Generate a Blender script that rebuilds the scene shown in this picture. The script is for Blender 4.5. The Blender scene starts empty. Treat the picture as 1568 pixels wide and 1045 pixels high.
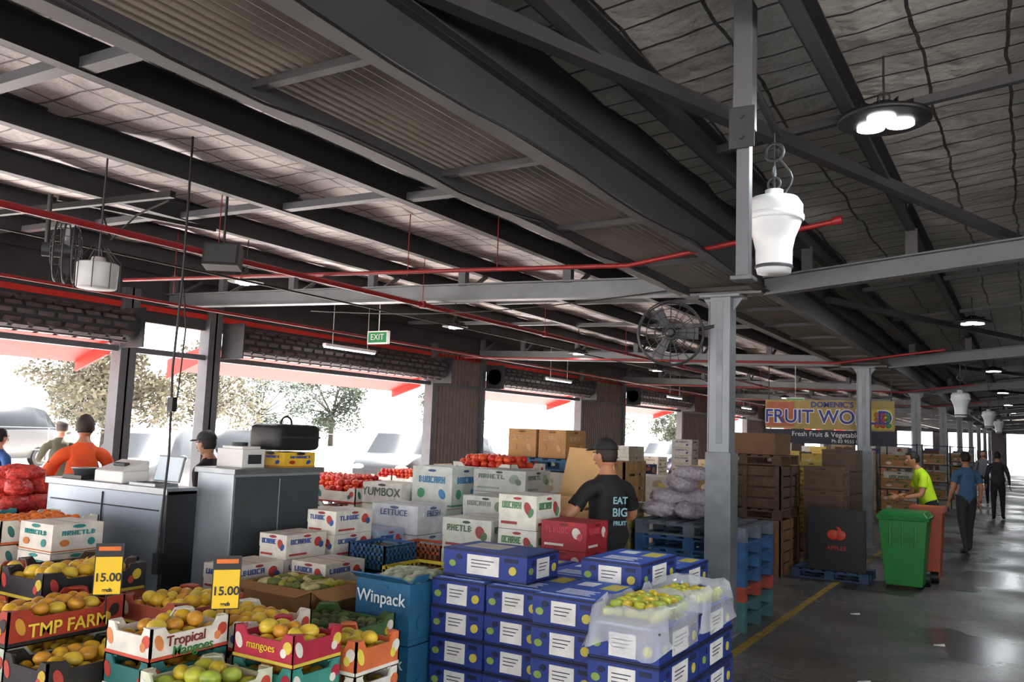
import bpy, bmesh, math, random
from mathutils import Vector, Matrix, noise
random.seed(7)
S=bpy.context.scene
COL=S.collection
rad=math.radians
# ------------------------------------------------------------ materials
def lin(h):
    h=h.lstrip('#'); o=[]
    for i in (0,2,4):
        c=int(h[i:i+2],16)/255
        o.append(c/12.92 if c<=.04045 else ((c+.055)/1.055)**2.4)
    return o
MC={}
def M(name,col,rough=.6,metal=0.0,var=.15,scale=6,bump=0,bscale=40,emit=0,spec=.5):
    if name in MC: return MC[name]
    m=bpy.data.materials.new(name); m.use_nodes=True
    nt=m.node_tree; b=nt.nodes['Principled BSDF']
    c=lin(col)
    tc=nt.nodes.new('ShaderNodeTexCoord')
    n=nt.nodes.new('ShaderNodeTexNoise'); n.inputs['Scale'].default_value=scale; n.inputs['Detail'].default_value=5
    nt.links.new(tc.outputs['Object'],n.inputs['Vector'])
    r=nt.nodes.new('ShaderNodeValToRGB')
    r.color_ramp.elements[0].position=.3; r.color_ramp.elements[1].position=.7
    r.color_ramp.elements[0].color=[max(0,x*(1-var)) for x in c]+[1]
    r.color_ramp.elements[1].color=[min(1,x*(1+var)) for x in c]+[1]
    nt.links.new(n.outputs['Fac'],r.inputs['Fac'])
    nt.links.new(r.outputs['Color'],b.inputs['Base Color'])
    b.inputs['Roughness'].default_value=rough; b.inputs['Metallic'].default_value=metal
    b.inputs['Specular IOR Level'].default_value=spec
    if bump:
        n2=nt.nodes.new('ShaderNodeTexNoise'); n2.inputs['Scale'].default_value=bscale
        nt.links.new(tc.outputs['Object'],n2.inputs['Vector'])
        bp=nt.nodes.new('ShaderNodeBump'); bp.inputs['Strength'].default_value=bump; bp.inputs['Distance'].default_value=.02
        nt.links.new(n2.outputs['Fac'],bp.inputs['Height']); nt.links.new(bp.outputs['Normal'],b.inputs['Normal'])
    if emit:
        b.inputs['Emission Color'].default_value=c+[1]; b.inputs['Emission Strength'].default_value=emit
    MC[name]=m; return m
def math_node(nt,op,a,bv=None):
    n=nt.nodes.new('ShaderNodeMath'); n.operation=op
    if hasattr(a,'links'): nt.links.new(a,n.inputs[0])
    else: n.inputs[0].default_value=a
    if bv is not None:
        if hasattr(bv,'links'): nt.links.new(bv,n.inputs[1])
        else: n.inputs[1].default_value=bv
    return n.outputs[0]
def grid_mat(name,c1,c2,sx,sy,wx,rough,metal):
    m=bpy.data.materials.new(name); m.use_nodes=True; nt=m.node_tree; b=nt.nodes['Principled BSDF']
    tc=nt.nodes.new('ShaderNodeTexCoord')
    no=nt.nodes.new('ShaderNodeTexNoise'); no.inputs['Scale'].default_value=1.6; no.inputs['Detail'].default_value=4
    nt.links.new(tc.outputs['Object'],no.inputs['Vector'])
    vm=nt.nodes.new('ShaderNodeVectorMath'); vm.operation='MULTIPLY_ADD'
    nt.links.new(no.outputs['Color'],vm.inputs[0]); vm.inputs[1].default_value=(.1,.1,0); nt.links.new(tc.outputs['Object'],vm.inputs[2])
    sp=nt.nodes.new('ShaderNodeSeparateXYZ'); nt.links.new(vm.outputs[0],sp.inputs[0])
    fx=math_node(nt,'FRACT',math_node(nt,'DIVIDE',sp.outputs['X'],sx)); lx=math_node(nt,'LESS_THAN',fx,wx)
    fy=math_node(nt,'FRACT',math_node(nt,'DIVIDE',sp.outputs['Y'],sy)); ly=math_node(nt,'LESS_THAN',fy,wx*sx/sy)
    mx=math_node(nt,'MAXIMUM',lx,ly)
    n2=nt.nodes.new('ShaderNodeTexNoise'); n2.inputs['Scale'].default_value=1.1; n2.inputs['Detail'].default_value=8
    nt.links.new(tc.outputs['Object'],n2.inputs['Vector'])
    r=nt.nodes.new('ShaderNodeValToRGB'); r.color_ramp.elements[0].position=.3; r.color_ramp.elements[1].position=.7
    a=lin(c1); r.color_ramp.elements[0].color=[x*.68 for x in a]+[1]; r.color_ramp.elements[1].color=[min(.95,x*1.2) for x in a]+[1]
    nt.links.new(n2.outputs['Fac'],r.inputs['Fac'])
    mix=nt.nodes.new('ShaderNodeMixRGB'); nt.links.new(mx,mix.inputs['Fac']); nt.links.new(r.outputs['Color'],mix.inputs['Color1'])
    mix.inputs['Color2'].default_value=lin(c2)+[1]
    nt.links.new(mix.outputs[0],b.inputs['Base Color'])
    b.inputs['Roughness'].default_value=rough; b.inputs['Metallic'].default_value=metal
    n3=nt.nodes.new('ShaderNodeTexNoise'); n3.inputs['Scale'].default_value=5; n3.inputs['Detail'].default_value=6
    nt.links.new(tc.outputs['Object'],n3.inputs['Vector'])
    hh=math_node(nt,'SUBTRACT',n3.outputs['Fac'],math_node(nt,'MULTIPLY',mx,.5))
    bp=nt.nodes.new('ShaderNodeBump'); bp.inputs['Strength'].default_value=.8; bp.inputs['Distance'].default_value=.06
    nt.links.new(hh,bp.inputs['Height']); nt.links.new(bp.outputs['Normal'],b.inputs['Normal'])
    return m
steel=M('painted_steel','5c5e62',.5,.1,.12,3)
steel_lt=M('painted_steel_light','80868c',.45,.2,.12,3)
raftm=M('rafter_paint','787c80',.45,.2,.12,3)
dsteel=M('dark_steel','3c3c3f',.5,.1,.15,3)
galv=M('galvanised','8d9396',.38,.8,.15,5)
black=M('black_plastic','121214',.5,0,.2)
dgrey=M('dark_grey','2a2c2f',.55,0,.2)
white=M('white_paint','d8d8d4',.45,0,.05)
redp=M('red_pipe_paint','7e1a1c',.4,0,.15)
redaw=M('red_awning','c42a20',.6,0,.12)
wood=M('pallet_timber','8c6b45',.75,0,.3,14)
card=M('cardboard_brown','a87c4e',.8,0,.12,5)
cardd=M('cardboard_dark','6a4c30',.8,0,.2,5)
lampm=M('lamp_emitter','ffffff',.5,0,0,emit=14)
yel=M('yellow_paint','e0b41a',.5,0,.1)
# ------------------------------------------------------------ mesh builder
class MB:
    def __init__(s): s.v=[];s.f=[];s.m=[];s.s=[]
    def add(s,vs,fs,m=0,sm=False):
        o=len(s.v); s.v+=[tuple(v) for v in vs]
        for f in fs: s.f.append([o+i for i in f]); s.m.append(m); s.s.append(sm)
    def box(s,x0,x1,y0,y1,z0,z1,m=0):
        s.add([(x0,y0,z0),(x1,y0,z0),(x1,y1,z0),(x0,y1,z0),(x0,y0,z1),(x1,y0,z1),(x1,y1,z1),(x0,y1,z1)],
              [(0,3,2,1),(4,5,6,7),(0,1,5,4),(1,2,6,5),(2,3,7,6),(3,0,4,7)],m)
    def obox(s,c,sz,R,m=0):
        c=Vector(c); vs=[]
        for z in(-.5,.5):
            for x,y in((-.5,-.5),(.5,-.5),(.5,.5),(-.5,.5)): vs.append(c+R@Vector((x*sz[0],y*sz[1],z*sz[2])))
        s.add(vs,[(0,3,2,1),(4,5,6,7),(0,1,5,4),(1,2,6,5),(2,3,7,6),(3,0,4,7)],m)
    def frame(s,p0,p1,up=None):
        p0=Vector(p0);p1=Vector(p1);d=(p1-p0);L=d.length;d.normalize()
        u=Vector(up) if up else Vector((0,0,1))
        if abs(d.dot(u))>.95: u=Vector((0,1,0))
        x=d.cross(u).normalized(); z=x.cross(d).normalized()
        return (p0+p1)/2,Matrix((x,d,z)).transposed(),L
    def beam(s,p0,p1,w,h,m=0,up=None):
        c,R,L=s.frame(p0,p1,up); s.obox(c,(w,L,h),R,m)
    def ibeam(s,p0,p1,w,h,m=0,t=.014):
        c,R,L=s.frame(p0,p1)
        s.obox(c,(t,L,h-2*t),R,m)
        for k in(-1,1): s.obox(c+R@Vector((0,0,k*(h/2-t/2))),(w,L,t),R,m)
    def cbeam(s,p0,p1,w,h,m=0,t=.008,side=1):
        c,R,L=s.frame(p0,p1)
        s.obox(c+R@Vector((-side*w/2,0,0)),(t,L,h),R,m)
        for k in(-1,1): s.obox(c+R@Vector((0,0,k*(h/2-t/2))),(w,L,t),R,m)
    def cyl(s,p0,p1,r0,r1=None,n=12,m=0,sm=True,caps=True):
        if r1 is None:r1=r0
        c,R,L=s.frame(p0,p1); vs=[]
        for y,r in((-L/2,r0),(L/2,r1)):
            for i in range(n):
                a=2*math.pi*i/n; vs.append(c+R@Vector((r*math.cos(a),y,r*math.sin(a))))
        s.add(vs,[(i,(i+1)%n,n+(i+1)%n,n+i) for i in range(n)],m,sm)
        if caps: s.add(vs,[tuple(range(n)),tuple(range(2*n-1,n-1,-1))],m)
    def tube(s,pts,r,m=0,n=7):
        for a,b in zip(pts[:-1],pts[1:]): s.cyl(a,b,r,n=n,m=m)
    def ell(s,c,r,m=0,seg=12,ring=8,R=None,fn=None):
        c=Vector(c);vs=[]
        R=R or Matrix.Identity(3)
        for j in range(ring+1):
            t=math.pi*j/ring
            for i in range(seg):
                a=2*math.pi*i/seg
                p=Vector((math.sin(t)*math.cos(a),math.sin(t)*math.sin(a),math.cos(t)))
                if fn:p=fn(p)
                vs.append(c+R@Vector((p.x*r[0],p.y*r[1],p.z*r[2])))
        s.add(vs,[(j*seg+i,(j+1)*seg+i,(j+1)*seg+(i+1)%seg,j*seg+(i+1)%seg) for j in range(ring) for i in range(seg)],m,True)
    def rev(s,c,prof,n=24,m=0,R=None,sm=True):
        c=Vector(c);R=R or Matrix.Identity(3);vs=[]
        for r,z in prof:
            for i in range(n):
                a=2*math.pi*i/n; vs.append(c+R@Vector((r*math.cos(a),r*math.sin(a),z)))
        s.add(vs,[(j*n+i,j*n+(i+1)%n,(j+1)*n+(i+1)%n,(j+1)*n+i) for j in range(len(prof)-1) for i in range(n)],m,sm)
    def torus(s,c,R1,r,m=0,R=None,n=28,k=6):
        c=Vector(c);R=R or Matrix.Identity(3);vs=[]
        for i in range(n):
            a=2*math.pi*i/n
            for j in range(k):
                b=2*math.pi*j/k; q=R1+r*math.cos(b)
                vs.append(c+R@Vector((q*math.cos(a),q*math.sin(a),r*math.sin(b))))
        s.add(vs,[(i*k+j,((i+1)%n)*k+j,((i+1)%n)*k+(j+1)%k,i*k+(j+1)%k) for i in range(n) for j in range(k)],m,True)
    def prism(s,pts,d,m=0):
        pts=[Vector(p) for p in pts];d=Vector(d);n=len(pts)
        s.add(pts+[p+d for p in pts],[tuple(range(n)),tuple(range(2*n-1,n-1,-1))]+[(i,(i+1)%n,n+(i+1)%n,n+i) for i in range(n)],m)
    def build(s,name,mats,parent=None,origin=None,bevel=0,recalc=True):
        if origin is None:
            xs=[v[0] for v in s.v];ys=[v[1] for v in s.v];zs=[v[2] for v in s.v]
            origin=((min(xs)+max(xs))/2,(min(ys)+max(ys))/2,min(zs))
        ox,oy,oz=origin
        me=bpy.data.meshes.new(name); me.from_pydata([(x-ox,y-oy,z-oz) for x,y,z in s.v],[],s.f)
        for m in mats: me.materials.append(m)
        me.polygons.foreach_set('material_index',s.m); me.polygons.foreach_set('use_smooth',s.s)
        if recalc:
            bm=bmesh.new();bm.from_mesh(me);bmesh.ops.recalc_face_normals(bm,faces=bm.faces);bm.to_mesh(me);bm.free()
        me.update()
        ob=bpy.data.objects.new(name,me);ob.location=origin;COL.objects.link(ob)
        if bevel:
            bv=ob.modifiers.new('bevel','BEVEL');bv.width=bevel;bv.segments=2;bv.limit_method='ANGLE'
        if parent: par(ob,parent)
        return ob
def par(o,p):
    o.parent=p; o.matrix_parent_inverse=Matrix.Translation(p.location).inverted()
def text(s,loc,size,rot,m,parent,sx=1.0,bold=0.0,name='lettering'):
    cu=bpy.data.curves.new(name,'FONT');cu.body=s;cu.size=size;cu.extrude=.0015;cu.offset=bold
    cu.align_x='CENTER';cu.align_y='CENTER';cu.materials.append(m)
    o=bpy.data.objects.new(name,cu);o.location=loc;o.rotation_euler=[rad(a) for a in rot];o.scale=(sx,1,1);COL.objects.link(o)
    par(o,parent);return o
FY=(90,0,0); FX=(90,0,90)
# ------------------------------------------------------------ camera
H=1.85; psi=rad(31.2); th=rad(6.03); ro=rad(2.1)
F=Vector((-math.sin(psi),math.cos(psi),0));Rr=Vector((math.cos(psi),math.sin(psi),0));Z=Vector((0,0,1))
fw=F*math.cos(th)+Z*math.sin(th);up=-F*math.sin(th)+Z*math.cos(th)
cr=Rr*math.cos(ro)+up*math.sin(ro);cu_=-Rr*math.sin(ro)+up*math.cos(ro)
cam=bpy.data.cameras.new('camera');cam.lens=30;cam.sensor_width=36;cam.clip_end=500
co=bpy.data.objects.new('camera',cam);COL.objects.link(co)
mw=Matrix((cr,cu_,-fw)).transposed().to_4x4();mw.translation=Vector((0,0,H));co.matrix_world=mw
S.camera=co
# ------------------------------------------------------------ world and sun
w=bpy.data.worlds.new('sky');S.world=w;w.use_nodes=True;nt=w.node_tree
bg=nt.nodes['Background'];bg.inputs['Strength'].default_value=4.6
tc=nt.nodes.new('ShaderNodeTexCoord');nn=nt.nodes.new('ShaderNodeTexNoise');nn.inputs['Scale'].default_value=2.5
rr=nt.nodes.new('ShaderNodeValToRGB');rr.color_ramp.elements[0].color=(.87,.93,1,1);rr.color_ramp.elements[1].color=(.98,.98,1,1)
rr.color_ramp.elements[0].position=.25;rr.color_ramp.elements[1].position=.6
nt.links.new(tc.outputs['Generated'],nn.inputs['Vector']);nt.links.new(nn.outputs['Fac'],rr.inputs['Fac']);nt.links.new(rr.outputs['Color'],bg.inputs['Color'])
sl=bpy.data.lights.new('sun','SUN');sl.energy=58;sl.angle=rad(3);sl.color=(1,.96,.93)
so=bpy.data.objects.new('sun',sl);COL.objects.link(so);so.rotation_euler=(rad(-26),rad(-14),0)
S.view_settings.view_transform='Standard';S.view_settings.exposure=0.15
# ------------------------------------------------------------ ground and floor
Y0,Y1=-8,82
PX,WX=-2.56,-11.1
fm=bpy.data.materials.new('concrete_floor');fm.use_nodes=True;nt=fm.node_tree;b=nt.nodes['Principled BSDF']
tc=nt.nodes.new('ShaderNodeTexCoord')
def noi(sc,det=6):
    n=nt.nodes.new('ShaderNodeTexNoise');n.inputs['Scale'].default_value=sc;n.inputs['Detail'].default_value=det;nt.links.new(tc.outputs['Object'],n.inputs['Vector']);return n
def ramp(src,p0,c0,p1,c1):
    r=nt.nodes.new('ShaderNodeValToRGB');r.color_ramp.elements[0].position=p0;r.color_ramp.elements[1].position=p1
    r.color_ramp.elements[0].color=c0;r.color_ramp.elements[1].color=c1;nt.links.new(src,r.inputs['Fac']);return r
n1=noi(.9);r1=ramp(n1.outputs['Fac'],.3,(.085,.085,.083,1),.7,(.19,.185,.175,1))
n2=noi(14);r2=ramp(n2.outputs['Fac'],.35,(.6,.6,.6,1),.65,(1,1,1,1))
mx=nt.nodes.new('ShaderNodeMixRGB');mx.blend_type='MULTIPLY';mx.inputs['Fac'].default_value=1
nt.links.new(r1.outputs[0],mx.inputs[1]);nt.links.new(r2.outputs[0],mx.inputs[2]);nt.links.new(mx.outputs[0],b.inputs['Base Color'])
n3=noi(.6);r3=ramp(n3.outputs['Fac'],.4,(.22,.22,.22,1),.6,(.5,.5,.5,1));nt.links.new(r3.outputs[0],b.inputs['Roughness'])
g=MB();g.box(WX-.2,8.3,Y0,Y1,-.3,0);g.build('floor',[fm],origin=(0,0,0))
asph=M('outside_concrete','b4aeaa',.8,0,.1,.6)
g=MB();g.box(-160,-11.32,-120,220,-.4,-.02);g.box(8.32,90,-120,220,-.4,-.02);g.box(-11.32,8.32,-120,Y0-.02,-.4,-.02);g.box(-11.32,8.32,Y1+.02,220,-.4,-.02)
g.build('ground_outside',[asph],origin=(0,0,0))
g=MB();g.box(-2.27,-2.19,3,60,0,.004);g.build('floor_line_marking',[M('worn_yellow_line','8a7020',.7,0,.5,9)])
# ------------------------------------------------------------ roof
blanket_lit=grid_mat('roof_insulation_foil_lit_tint','e2d8d6','6c6664',.42,.24,.045,.5,.1)  # left bay: daylight and red awning bounce put into a lighter, pinkish colour
blanket_shade=grid_mat('roof_insulation_foil_shade_tint','b4b2ac','403e3c',.42,.24,.045,.5,.1)  # same foil, with the dimmer right bay's shade put into a darker colour
def zl(x): return 3.82+.045*(-2.95-x)
def zr(x): return 3.85+.1*(x+2.15) if x<3 else 4.365-.1*(x-3)
purL=[-4.3,-5.7,-7.1,-8.5,-9.9,-11.0]; purR=[-1.75,-.85,.5,1.9,3.3,4.7,6.1,7.5]
def blank(name,x0,x1,fn,bm_):
    g=MB();nx=int((x1-x0)/.2);ny=int((Y1-Y0)/.25);vs=[];fs=[]
    for j in range(ny+1):
        y=Y0+(Y1-Y0)*j/ny
        for i in range(nx+1):
            x=x0+(x1-x0)*i/nx
            vs.append((x,y,fn(x)+.035*noise.noise(Vector((x*1.3,y*1.3,0)))+.02*noise.noise(Vector((x*4,y*3,3)))+.012*math.sin(y*2*math.pi/1.2)))
    for j in range(ny):
        for i in range(nx): a=j*(nx+1)+i;fs.append((a,a+1,a+nx+2,a+nx+1))
    g.add(vs,fs,0,True)
    g.box(x0,x1,Y0,Y1,max(fn(x0),fn(x1))+.1,max(fn(x0),fn(x1))+.14,1)
    g.build(name,[bm_,galv],origin=(0,0,0))
blank('ceiling_left',-11.9,-2.95,zl,blanket_lit); blank('ceiling_right',-2.15,3.0,zr,blanket_shade); blank('ceiling_far_right',3.0,8.6,zr,blanket_shade)
frames=[-0.35+8.6*i for i in range(10)]
g=MB()
for f in frames:
    g.ibeam((-2.95,f,3.38),(WX,f,3.62),.15,.2,1)
    g.ibeam((-2.15,f,3.33),(3,f,3.82),.15,.18,0)
    g.ibeam((3,f,3.82),(8.0,f,3.4),.15,.18,0)
    g.box(PX-.4,PX+.4,f-.1,f+.1,3.26,3.285)
g.build('ceiling_rafters',[steel,raftm],origin=(0,0,0))
g=MB()
for x in purL: g.cbeam((x,Y0,zl(x)-.11),(x,Y1,zl(x)-.11),.08,.2)
for x in purR: g.cbeam((x,Y0,zr(x)-.12),(x,Y1,zr(x)-.12),.07,.2)
xs=[-2.95]+purL
for f in frames:
    for d in(2.9,5.7):
        y=f+d
        for a,bb in zip(xs[:-1],xs[1:]): g.beam((a-.04,y,zl(a)-.13),(bb+.04,y,zl(bb)-.17),.09,.06,1)
        for a,bb in zip(purR[:-1],purR[1:]): g.beam((a+.04,y,zr(a)-.15),(bb-.04,y,zr(bb)-.15),.05,.05,0)
    for x in purL: g.beam((x,f+.5,zl(x)-.2),(x,f+.05,zl(x)-.48),.04,.04,1)
    for x in purL: g.box(x-.05,x+.05,f-.04,f+.04,3.46+(-2.95-x)*.0295,zl(x)-.18,1)
    for x in purR[:4]: g.box(x-.05,x+.05,f-.04,f+.04,3.42+.095*(x+2.15),zr(x)-.2,0)
g.build('ceiling_purlins',[dsteel,steel],origin=(0,0,0))
g=MB()
for f in frames[:-1]:
    o_=f+.35
    g.beam((-2.1,2.45+o_,3.62),(.35,10.5+o_,3.86),.08,.08)
g.build('ceiling_bracing',[dsteel],origin=(0,0,0))
corr=M('corrugated_soffit','a0978a',.6,.1,.2,2)
g=MB()
g.cbeam((-2.95,Y0,3.43),(-2.95,Y1,3.43),.1,.3,0,side=-1);g.cbeam((-2.15,Y0,3.43),(-2.15,Y1,3.43),.1,.3,0,side=1)
n=24;vs=[]
for i in range(n+1):
    x=-2.9+.7*i/n;vs+= [(x,Y0,3.36+(.016 if i%2 else 0)),(x,Y1,3.36+(.016 if i%2 else 0))]
g.add(vs,[(2*i,2*i+1,2*i+3,2*i+2) for i in range(n)],1)
g.box(-2.95,-2.15,Y0,Y1,3.86,3.9,1)
for x in(-2.96,-2.15): g.box(x-.004,x+.004,Y0,Y1,3.57,3.88,0)
y=Y0+.5
while y<Y1:
    g.beam((-2.9,y,3.33),(-2.2,y,3.33),.05,.035,0);y+=1.43
g.build('ceiling_box_gutter',[dsteel,corr],origin=(0,0,0))
for f in frames:
    g=MB()
    g.box(PX-.1,PX+.1,f-.1,f+.1,0,3.24,0);g.box(PX-.16,PX+.16,f-.16,f+.16,0,.02,0)
    g.box(PX-.125,PX+.125,f-.125,f+.125,.02,1.72,1)
    g.box(PX-.2,PX+.2,f-.14,f+.14,3.235,3.26,0)
    g.box(PX-.03,PX+.03,f-.106,f-.1,1.8,3.2,1)
    for sx in(-1,1):
        g.prism([(PX+sx*.1,f-.008,3.24),(PX+sx*.2,f-.008,3.24),(PX+sx*.1,f-.008,3.1)],(0,.016,0),0)
    g.tube([(PX-.115,f-.07,0.02),(PX-.115,f-.07,3.2)],.012,0)
    g.build('pillar',[steel_lt,M('pillar_guard','747a7f',.45,.2,.25,5)],bevel=.006)
for f in frames:
    g=MB();g.box(7.9,7.98,f-.1,f+.1,0,3.3);g.build('pillar',[steel_lt],bevel=.006)
# ------------------------------------------------------------ left wall with openings
shut=M('roller_grille_steel','5a5052',.45,.5,.25,10)
opens=[(-7.4,-1.2),(.2,7.45),(7.7,8.95),(9.2,14.9),(17.0,22.1),(25.3,30.5),(33.9,39.1),(42.5,47.7),(51,56.3),(59.7,65),(68,74)]
g=MB()
for i,(a,bb) in enumerate(opens):
    nxt=opens[i+1][0] if i+1<len(opens) else Y1
    if nxt-bb>1:
        g.box(WX-.05,WX+.03,bb+.12,nxt-.12,0,3.6,1)
        y=bb+.2
        while y<nxt-.2: g.box(WX+.03,WX+.05,y,y+.05,0,3.6,1);y+=.14
    g.box(WX-.1,WX+.12,bb,bb+.14,0,3.7,0)
    g.box(WX-.1,WX+.12,nxt-.14,nxt,0,3.7,0)
g.box(WX-.08,WX+.02,Y0,Y1,3.25,4.17,2);g.box(WX-.06,WX+.06,Y0,Y1,2.78,2.86,0)
g.box(WX+.02,WX+.05,Y0,Y1,3.42,3.5,3)
g.build('wall_left',[steel,M('wall_sheet','7a6c66',.6,.1,.15),dsteel,redaw],origin=(0,0,0))
for a,bb in opens:
    if bb-a<2: continue
    g=MB();cx=WX+.36;cz=3.1;r=.22
    g.cyl((cx,a,cz),(cx,bb,cz),r-.03,n=16,m=0)
    for k in range(14):
        an=2*math.pi*k/14
        c=Vector((cx+r*math.cos(an),(a+bb)/2,cz+r*math.sin(an)))
        y=a+.03
        R=Matrix.Rotation(-an,3,'Y')
        off=.12 if k%2 else 0
        while y<bb-.36:
            g.obox((c.x,y+.11+off,c.z),(.022,.2,.055),R,1);y+=.26
    g.box(cx-.235,cx+.26,a,a+.02,cz-.28,cz+.28,0);g.box(cx-.235,cx+.26,bb-.02,bb,cz-.28,cz+.28,0)
    g.build('roller_grille_shutter',[dgrey,shut])
    g=MB()
    g.prism([(WX-.105,a-.1,2.98),(WX-.105,a-.1,3.04),(WX-1.05,a-.1,2.82),(WX-1.05,a-.1,2.64)],(0,bb-a+.2,0),0)
    for y in(a-.1,bb+.06): g.prism([(WX-.105,y,2.98),(WX-1.05,y,2.64),(WX-1.05,y,2.5),(WX-.3,y,2.74)],(0,.04,0),0)
    for y in(a,bb-.04): g.beam((WX-.105,y+.02,2.9),(WX-1.0,y+.02,2.75),.03,.03,1)
    g.build('red_awning',[redaw,galv])
    g=MB();g.box(WX+.95,WX+1.03,a+1.4,a+2.7,3.16,3.21,0);g.box(WX+.96,WX+1.02,a+1.42,a+2.68,3.14,3.162,1);g.tube([(WX+.99,a+1.6,3.2),(WX+.99,a+1.6,zl(WX+.99)-.02)],.006);g.tube([(WX+.99,a+2.5,3.2),(WX+.99,a+2.5,zl(WX+.99)-.02)],.006)
    g.build('fluorescent_batten',[white,M('tube_glow','ffffff',.5,0,0,emit=5)])
g=MB();g.box(8.0,8.08,Y0,Y1,3.3,4.2,0);g.box(8.0,8.08,3.5,Y1,0,3.3,1)
y=3.6
while y<Y1-.2: g.box(7.98,8.0,y,y+.05,0,3.3,1);y+=.3
g.build('wall_right',[dsteel,M('wall_sheet','7a6c66')],origin=(0,0,0))
g=MB();g.box(-11.1,8,Y1-.1,Y1,3.1,4.3,0)
for x in(-11,-7,-2.7,1.5,5): g.box(x,x+1.2,Y1-.1,Y1,0,3.2,0)
g.build('wall_far',[dsteel],origin=(0,0,0))
# ------------------------------------------------------------ pipes
g=MB()
g.tube([(-6.1,Y0+.2,3.3),(-6.1,Y1-.2,3.3)],.028,n=10)
g.tube([(-9.35,6.3,3.5),(-2.74,6.3,3.22),(-1.14,6.3,3.43)],.02,n=8);g.cyl((-1.16,6.3,3.43),(-1.1,6.3,3.44),.03)
for yy in(15.2,23.8,32.4): g.tube([(-10.4,yy,3.4),(-2.74,yy,3.2),(-1.1,yy,3.4)],.02,n=8)
g.tube([(-9.9,Y0+.2,3.4),(-9.9,Y1-.2,3.4)],.022,n=8)
for y in [2+3*i for i in range(22)]:
    g.tube([(-6.1,y,3.3),(-6.1,y,zl(-6.1)-.04)],.005);g.cyl((-6.1,y,3.26),(-6.1,y,3.34),.042,n=10)
for x in(-8.4,-5,-4): g.tube([(x,6.3,3.28),(x,6.3,zl(x)-.04)],.005)
g.build('sprinkler_pipes',[redp],origin=(0,0,0))
g=MB()
g.tube([(-7.3,Y0+.2,3.38),(-7.3,Y1-.2,3.38)],.012)
g.tube([(-2.82,1.5+.5*i,3.29-.06*abs(math.sin(i*.9))) for i in range(14)],.007)
g.tube([(-2.08,1.5+.5*i,3.3-.05*abs(math.sin(i*.7))) for i in range(14)],.007)
g.tube([(-8.0+.35*i,8.1,3.32-.12*math.sin(math.pi*i/14)) for i in range(15)],.007)
g.build('electrical_conduits',[black,galv],origin=(0,0,0))
# ------------------------------------------------------------ lamps
def highbay(x,y,z,zc,power,r=.22):
    g=MB()
    g.rev((x,y,z),[(0,.10),(.06,.10),(.07,.05),(r*.8,.035),(r,.02),(r,0),(r*.96,-.005),(0,-.005)],32,0)
    for k in range(12):
        a=2*math.pi*k/12;g.beam((x+.06*math.cos(a),y+.06*math.sin(a),z+.05),(x+r*.75*math.cos(a),y+r*.75*math.sin(a),z+.05),.006,.04,0)
    for k in range(3):
        a=2*math.pi*k/3+.5;c=(x+r*.36*math.cos(a),y+r*.36*math.sin(a),z-.008)
        g.cyl((c[0],c[1],z-.02),(c[0],c[1],z-.004),r*.3,n=20,m=1)
    g.tube([(x,y,z+.1),(x,y,zc)],.006,0);g.torus((x,y,z+.13),.03,.006,0,Matrix.Rotation(rad(90),3,'X'),12,5)
    o=g.build('high_bay_lamp',[black,lampm])
    l=bpy.data.lights.new('lamp_light','AREA');l.shape='DISK';l.size=.3;l.energy=power;l.color=(.9,.96,1)
    lo=bpy.data.objects.new('lamp_light',l);lo.location=(x,y,z-.04);COL.objects.link(lo);par(lo,o)
for y in(4.86,13.5,22.1,30.7,39.3,48): highbay(-.63,y,3.6,zr(-.63)-.03,40,.24)
for y in(6.6,10.75,15,19.2,23.4,31.8,40): highbay(-7.55,y,3.42,zl(-7.55)-.03,28,.2)
bw=M('bell_white','c8ced2',.3,0,.04)
def bell(x,y,z,zc):
    g=MB()
    g.rev((x,y,z),[(0,.24),(.05,.24),(.05,.2),(.13,.19),(.155,.15),(.155,.08),(.14,.03),(.115,-.03),(.1,-.1),(.098,-.2),(.09,-.235),(.0,-.235)],32,0)
    g.rev((x,y,z),[(.155,.1),(.162,.09),(.162,.07),(.155,.06)],32,0)
    g.rev((x,y,z),[(.101,-.19),(.104,-.2),(.101,-.21)],32,1)
    g.tube([(x,y,z+.24),(x,y,zc)],.007,1)
    g.torus((x,y,z+.28),.035,.007,1,Matrix.Rotation(rad(90),3,'X'),14,5);g.torus((x,y,z+.35),.03,.006,1,Matrix.Rotation(rad(90),3,'Y'),14,5)
    g.torus((x,y,z+.46),.05,.012,1,Matrix.Rotation(rad(90),3,'X'),14,5)
    nn_=int((zc-z-.22)/.04);g.tube([(x+.06+.04*math.sin(i*.8),y,z+.22+.04*i) for i in range(nn_)],.006,1)
    g.build('bell_pendant_light',[bw,dgrey])
bell(-1.19,4.75,3.01,3.585)
for x,y in((-1.0,17),(-.85,25.3),(-.85,34)): bell(x,y,2.62,zr(x)-.03)
g=MB()
x,y=-1.11,3.88
g.box(x-.045,x+.045,y-.045,y+.045,3.3,zr(x)-.03,0);g.box(x-.03,x+.03,y-.03,y+.03,2.6,3.3,0)
g.box(x-.06,x+.06,y-.055,y-.045,3.2,3.4,1)
for zz in(3.25,3.35): g.cyl((x,y-.07,zz),(x,y-.05,zz),.012,m=1,n=6)
g.box(x-.05,x+.05,y-.05,y+.05,2.58,2.6,0)
g.beam((x,y,3.6),(-1.19,4.85,3.6),.035,.035,1)
g.build('service_drop_post',[steel,dgrey],bevel=.004)
g=MB();x,y,z=-6.28,4.0,2.86
g.rev((x,y,z),[(.0,.24),(.05,.24),(.06,.2),(.15,.19),(.155,.18),(.15,.0),(.14,-.01),(0,-.01)],28,0)
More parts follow.
